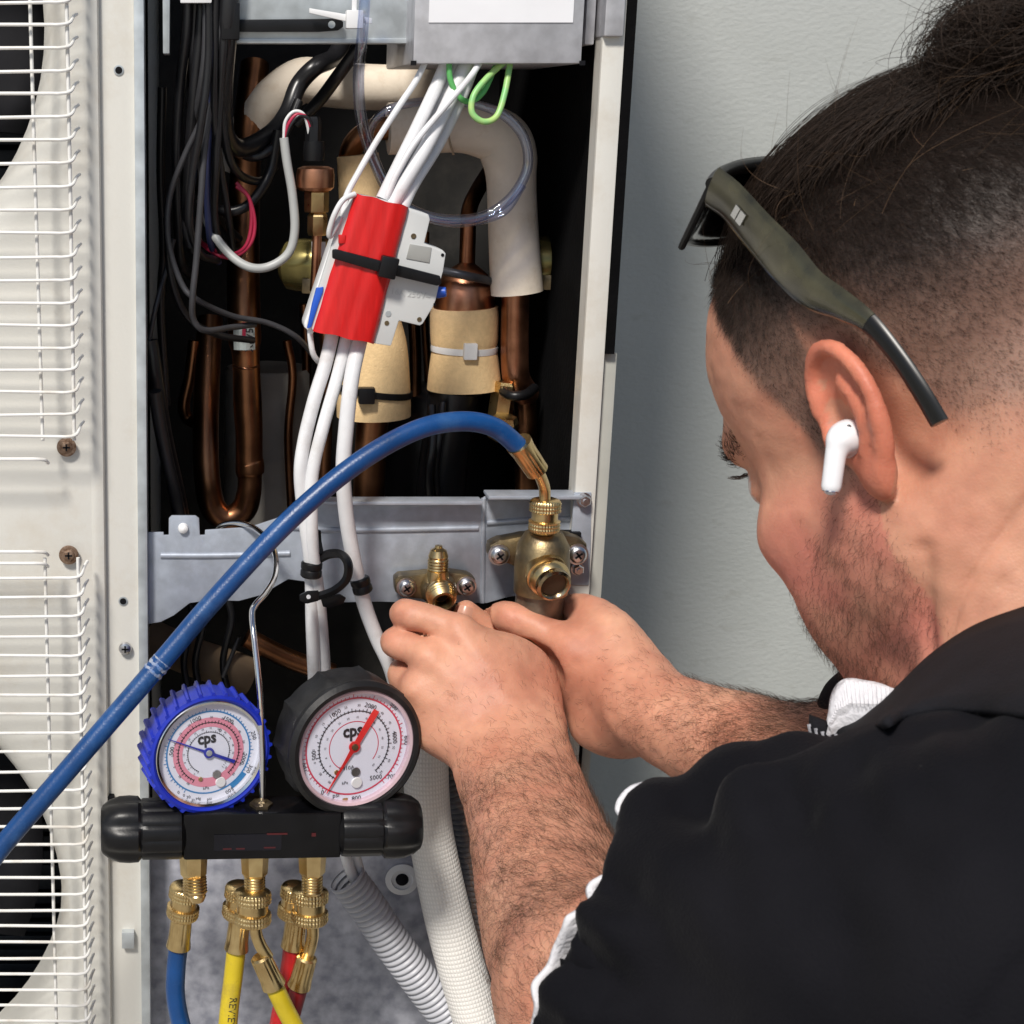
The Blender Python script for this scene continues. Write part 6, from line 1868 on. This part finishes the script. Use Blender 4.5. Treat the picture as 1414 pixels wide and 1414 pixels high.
# trousers and shoes below the frame, so that he squats on the ground
tf = Field((0.24, -0.62, 0.0), (0.90, 0.02, 0.46), 0.006)
KL, KR = np.array([0.36, -0.45, 0.36]), np.array([0.42, -0.11, 0.36])
AL, AR = np.array([0.46, -0.47, 0.09]), np.array([0.52, -0.12, 0.09])
tf.ell(HIP + np.array([0, 0, -0.03]), (0.14, 0.17, 0.13), None, 0.05)
for hp, kn, an in ((HIP + np.array([-0.02, -0.08, -0.03]), KL, AL), (HIP + np.array([-0.02, 0.09, -0.03]), KR, AR)):
    tf.chain([(hp, .095), (kn, .070)], 0.03)
    tf.chain([(kn, .068), (an, .055)], 0.01)
wv_, wf_ = tf.mesh()
np_mesh('trousers', relax(wv_, wf_, 2), wf_, mat('dark_trousers', (0.03, 0.03, 0.035), 0.8), person)
for an in (AL, AR):
    shf = Field(an - np.array([0.22, 0.08, 0.09]), an + np.array([0.10, 0.08, 0.06]), 0.004)
    shf.chain([(an + np.array([0.03, 0, -0.045]), .040), (an + np.array([-0.05, 0, -0.05]), .038), (an + np.array([-0.14, 0, -0.055]), .034)], 0.01)
    shf.cap(an, an + np.array([0, 0, -0.04]), .045, .045, 0.02)
    cut_plane(shf, np.array([0, 0, 0.006]), np.array([0, 0, -1.0]), lim=(an - 0.25, an + 0.25))
    v_, f_ = shf.mesh()
    np_mesh('shoe', relax(v_, f_, 2), f_, M_rubber, person)

# ---------------------------------------------------------------- sunglasses on the head, wireless earbud in the ear
def Hw(q):
    return Vector(np.array(HO) + np.array(q) @ HR)
M_olivegl = mat('olive_frame', (0.060, 0.054, 0.027), 0.2, 0.3, var=0.3, vscale=60, coat=0.7)
M_blackgl = mat('black_frame', (0.008, 0.008, 0.008), 0.3, var=0.1, spec=0.35)
M_lensd = mat('dark_lens', (0.006, 0.006, 0.007), 0.06, coat=0.6)
sg_ = thing('sunglasses', 'olive and black sunglasses pushed up on top of the man\'s head', 'sunglasses', Hw((0.03, 0, 0.12)))
CT = [(984, 258, 26), (1010, 278, 25), (1045, 318, 26), (1085, 362, 28), (1120, 398, 24), (1160, 420, 18), (1200, 446, 13), (1240, 492, 11), (1272, 540, 11.5), (1298, 584, 12)]
YT = [0.0790, 0.0805, 0.083, 0.0850, 0.0860, 0.0865, 0.086, 0.0845, 0.083, 0.081]
cl_ = [(*on_plane(x, y, yy), h) for (x, y, h), yy in zip(CT, YT)]
cl_ = catmull(cl_, 6)
def arm(mirror, i0, i1, m, name):
    vs_, fs_ = [], []
    pts = cl_[i0:i1]
    n = len(pts)
    for i, q in enumerate(pts):
        a = pts[max(0, i - 1)][:3]; b = pts[min(n - 1, i + 1)][:3]
        d = (b - a); d /= np.linalg.norm(d)
        sd = np.array([0, 1.0, 0]); up_ = np.cross(sd, d); up_ /= np.linalg.norm(up_)
        h = q[3] * 0.00034
        ring = [(h, .0), (h * .75, .0016), (0, .0024), (-h * .75, .0016), (-h, 0), (-h * .75, -.0014), (0, -.0016), (h * .75, -.0014)]
        for u, w in ring:
            p = q[:3] + up_ * u + sd * w
            if mirror:
                p = p * np.array([1, -1, 1])
            vs_.append(Hw(p))
    for i in range(n - 1):
        for k in range(8):
            f = (i * 8 + k, i * 8 + (k + 1) % 8, (i + 1) * 8 + (k + 1) % 8, (i + 1) * 8 + k)
            fs_.append(f[::-1] if mirror else f)
    fs_.append(tuple(range(8))[::-1]); fs_.append(tuple((n - 1) * 8 + k for k in range(8)))
    return MB().add(vs_, fs_).obj(name, m, sg_, angle=50)
for mir in (False, True):
    arm(mir, 0, 37, M_olivegl, 'temple_arm')
    arm(mir, 36, len(cl_), M_blackgl, 'temple_tip')
hin = np.array(cl_[0][:3]); bk_ = np.array(cl_[24][:3])
gx = hin - bk_; gx[1] = 0; gx /= np.linalg.norm(gx)
gd = np.array([gx[2], 0, -gx[0]])
if gd[0] < 0:
    gd = -gd
wdt = hin[1]
def front(u, v):                        # u across (-1..1), v down the lens
    bow = 0.022 * (1 - abs(u) ** 3.6)
    return np.array([hin[0], 0, hin[2]]) + gx * (bow * (1 - 0.10 * v) + 0.001) + gd * (v * 0.042 + 0.004 * (1 - u * u)) + np.array([0, wdt * u, 0])
us = np.linspace(-1, 1, 41)
MB().tube([Hw(front(u, -0.02) - gx * 0.006 * (1 - u * u)) for u in us], [0.0036 - 0.0008 * abs(u) for u in us], 12).obj('brow_bar', M_blackgl, sg_)
for s_ in (1, -1):
    vs_, fs_ = [], []
    U = np.linspace(0.07, 0.985, 15)
    for j in range(7):
        for u in U:
            vmax = 0.55 + 0.45 * math.sin(math.pi * min(1, max(0, (u - 0.02) / 0.98)) ** 0.8) ** 0.6 if u < 0.9 else 0.75
            vs_.append(Hw(front(s_ * u, j / 6 * vmax)))
    for j in range(6):
        for i in range(14):
            fs_.append((j * 15 + i, j * 15 + i + 1, (j + 1) * 15 + i + 1, (j + 1) * 15 + i))
    o = MB().add(vs_, fs_).obj('lens', M_lensd, sg_, angle=80)
    md = o.modifiers.new('thick', 'SOLIDIFY'); md.thickness = 0.0022; md.offset = 0
    rim = [Vector(vs_[i]) for i in range(0, 15)] + [Vector(vs_[j * 15 + 14]) for j in range(1, 7)] + [Vector(vs_[6 * 15 + i]) for i in range(13, -1, -1)]
    MB().tube(rim, 0.0016, 8).obj('lens_rim', M_blackgl, sg_)
M_emb = mat('silver_emblem', (0.75, 0.75, 0.74), 0.25, 0.9, var=0.03)
d_ = np.array(cl_[11][:3]) - np.array(cl_[7][:3]); d_ /= np.linalg.norm(d_)
up_ = np.cross([0, 1.0, 0], d_); c0 = np.array(cl_[9][:3]) + np.array([0, 0.0026, 0])
for off, sz in ((-0.0021, 0.0016), (0.0021, 0.0019)):
    q = c0 + d_ * off
    ring = [q + d_ * a * sz + up_ * b * 0.0026 for a, b in ((-1, -1), (1, -1), (1, 1), (-1, 1))]
    vs_ = [Hw(p) for p in ring] + [Hw(p + np.array([0, 0.0006, 0])) for p in ring]
    MB().add(vs_, [(0, 1, 2, 3), (7, 6, 5, 4), (0, 4, 5, 1), (1, 5, 6, 2), (2, 6, 7, 3), (3, 7, 4, 0)]).obj('emblem', M_emb, sg_, angle=20)
dep = depth_at(1172, 606) or 0.6
M_bud = mat('white_gloss', (0.80, 0.80, 0.82), 0.18, var=0.01, coat=0.4)
eb_ = thing('wireless_earbud', 'white wireless earbud with a short stem in the man\'s ear', 'earbud', Q(1160, 630, dep))
e0 = Field(np.array(Q(1165, 630, dep)) - 0.03, np.array(Q(1165, 630, dep)) + 0.03, 0.0007)
dd_ = dep - 0.004
e0.chain([(np.array(Q(1178, 607, dd_ + .003)), .0078), (np.array(Q(1170, 604, dd_ - .001)), .0066)], 0.003)
e0.chain([(np.array(Q(1172, 602, dd_ - .001)), .0058), (np.array(Q(1160, 606, dd_ - .003)), .0050), (np.array(Q(1155, 622, dd_ - .003)), .0041), (np.array(Q(1148, 671, dd_ - .002)), .0038)], 0.003, 5)
v_, f_ = e0.mesh()
np_mesh('earbud_shell', relax(v_, f_, 2), f_, M_bud, eb_)
for x, y in ((1172, 590), (1181, 606)):
    o = Q(x, y, (dd_ - .0062))
    MB().lathe([(0.0011, 0), (0.0010, 0.0006), (0.0004, 0.0008)], o, (CAM - o).normalized(), 14).obj('sensor_port', M_ink, eb_)
MB().lathe([(0.0030, 0), (0.0031, 0.0008), (0.002, 0.0012)], Q(1147, 677, dd_ - .002), (Q(1147, 677, dd_) - Q(1156, 622, dd_)), 16).obj('stem_cap', M_chrome, eb_)
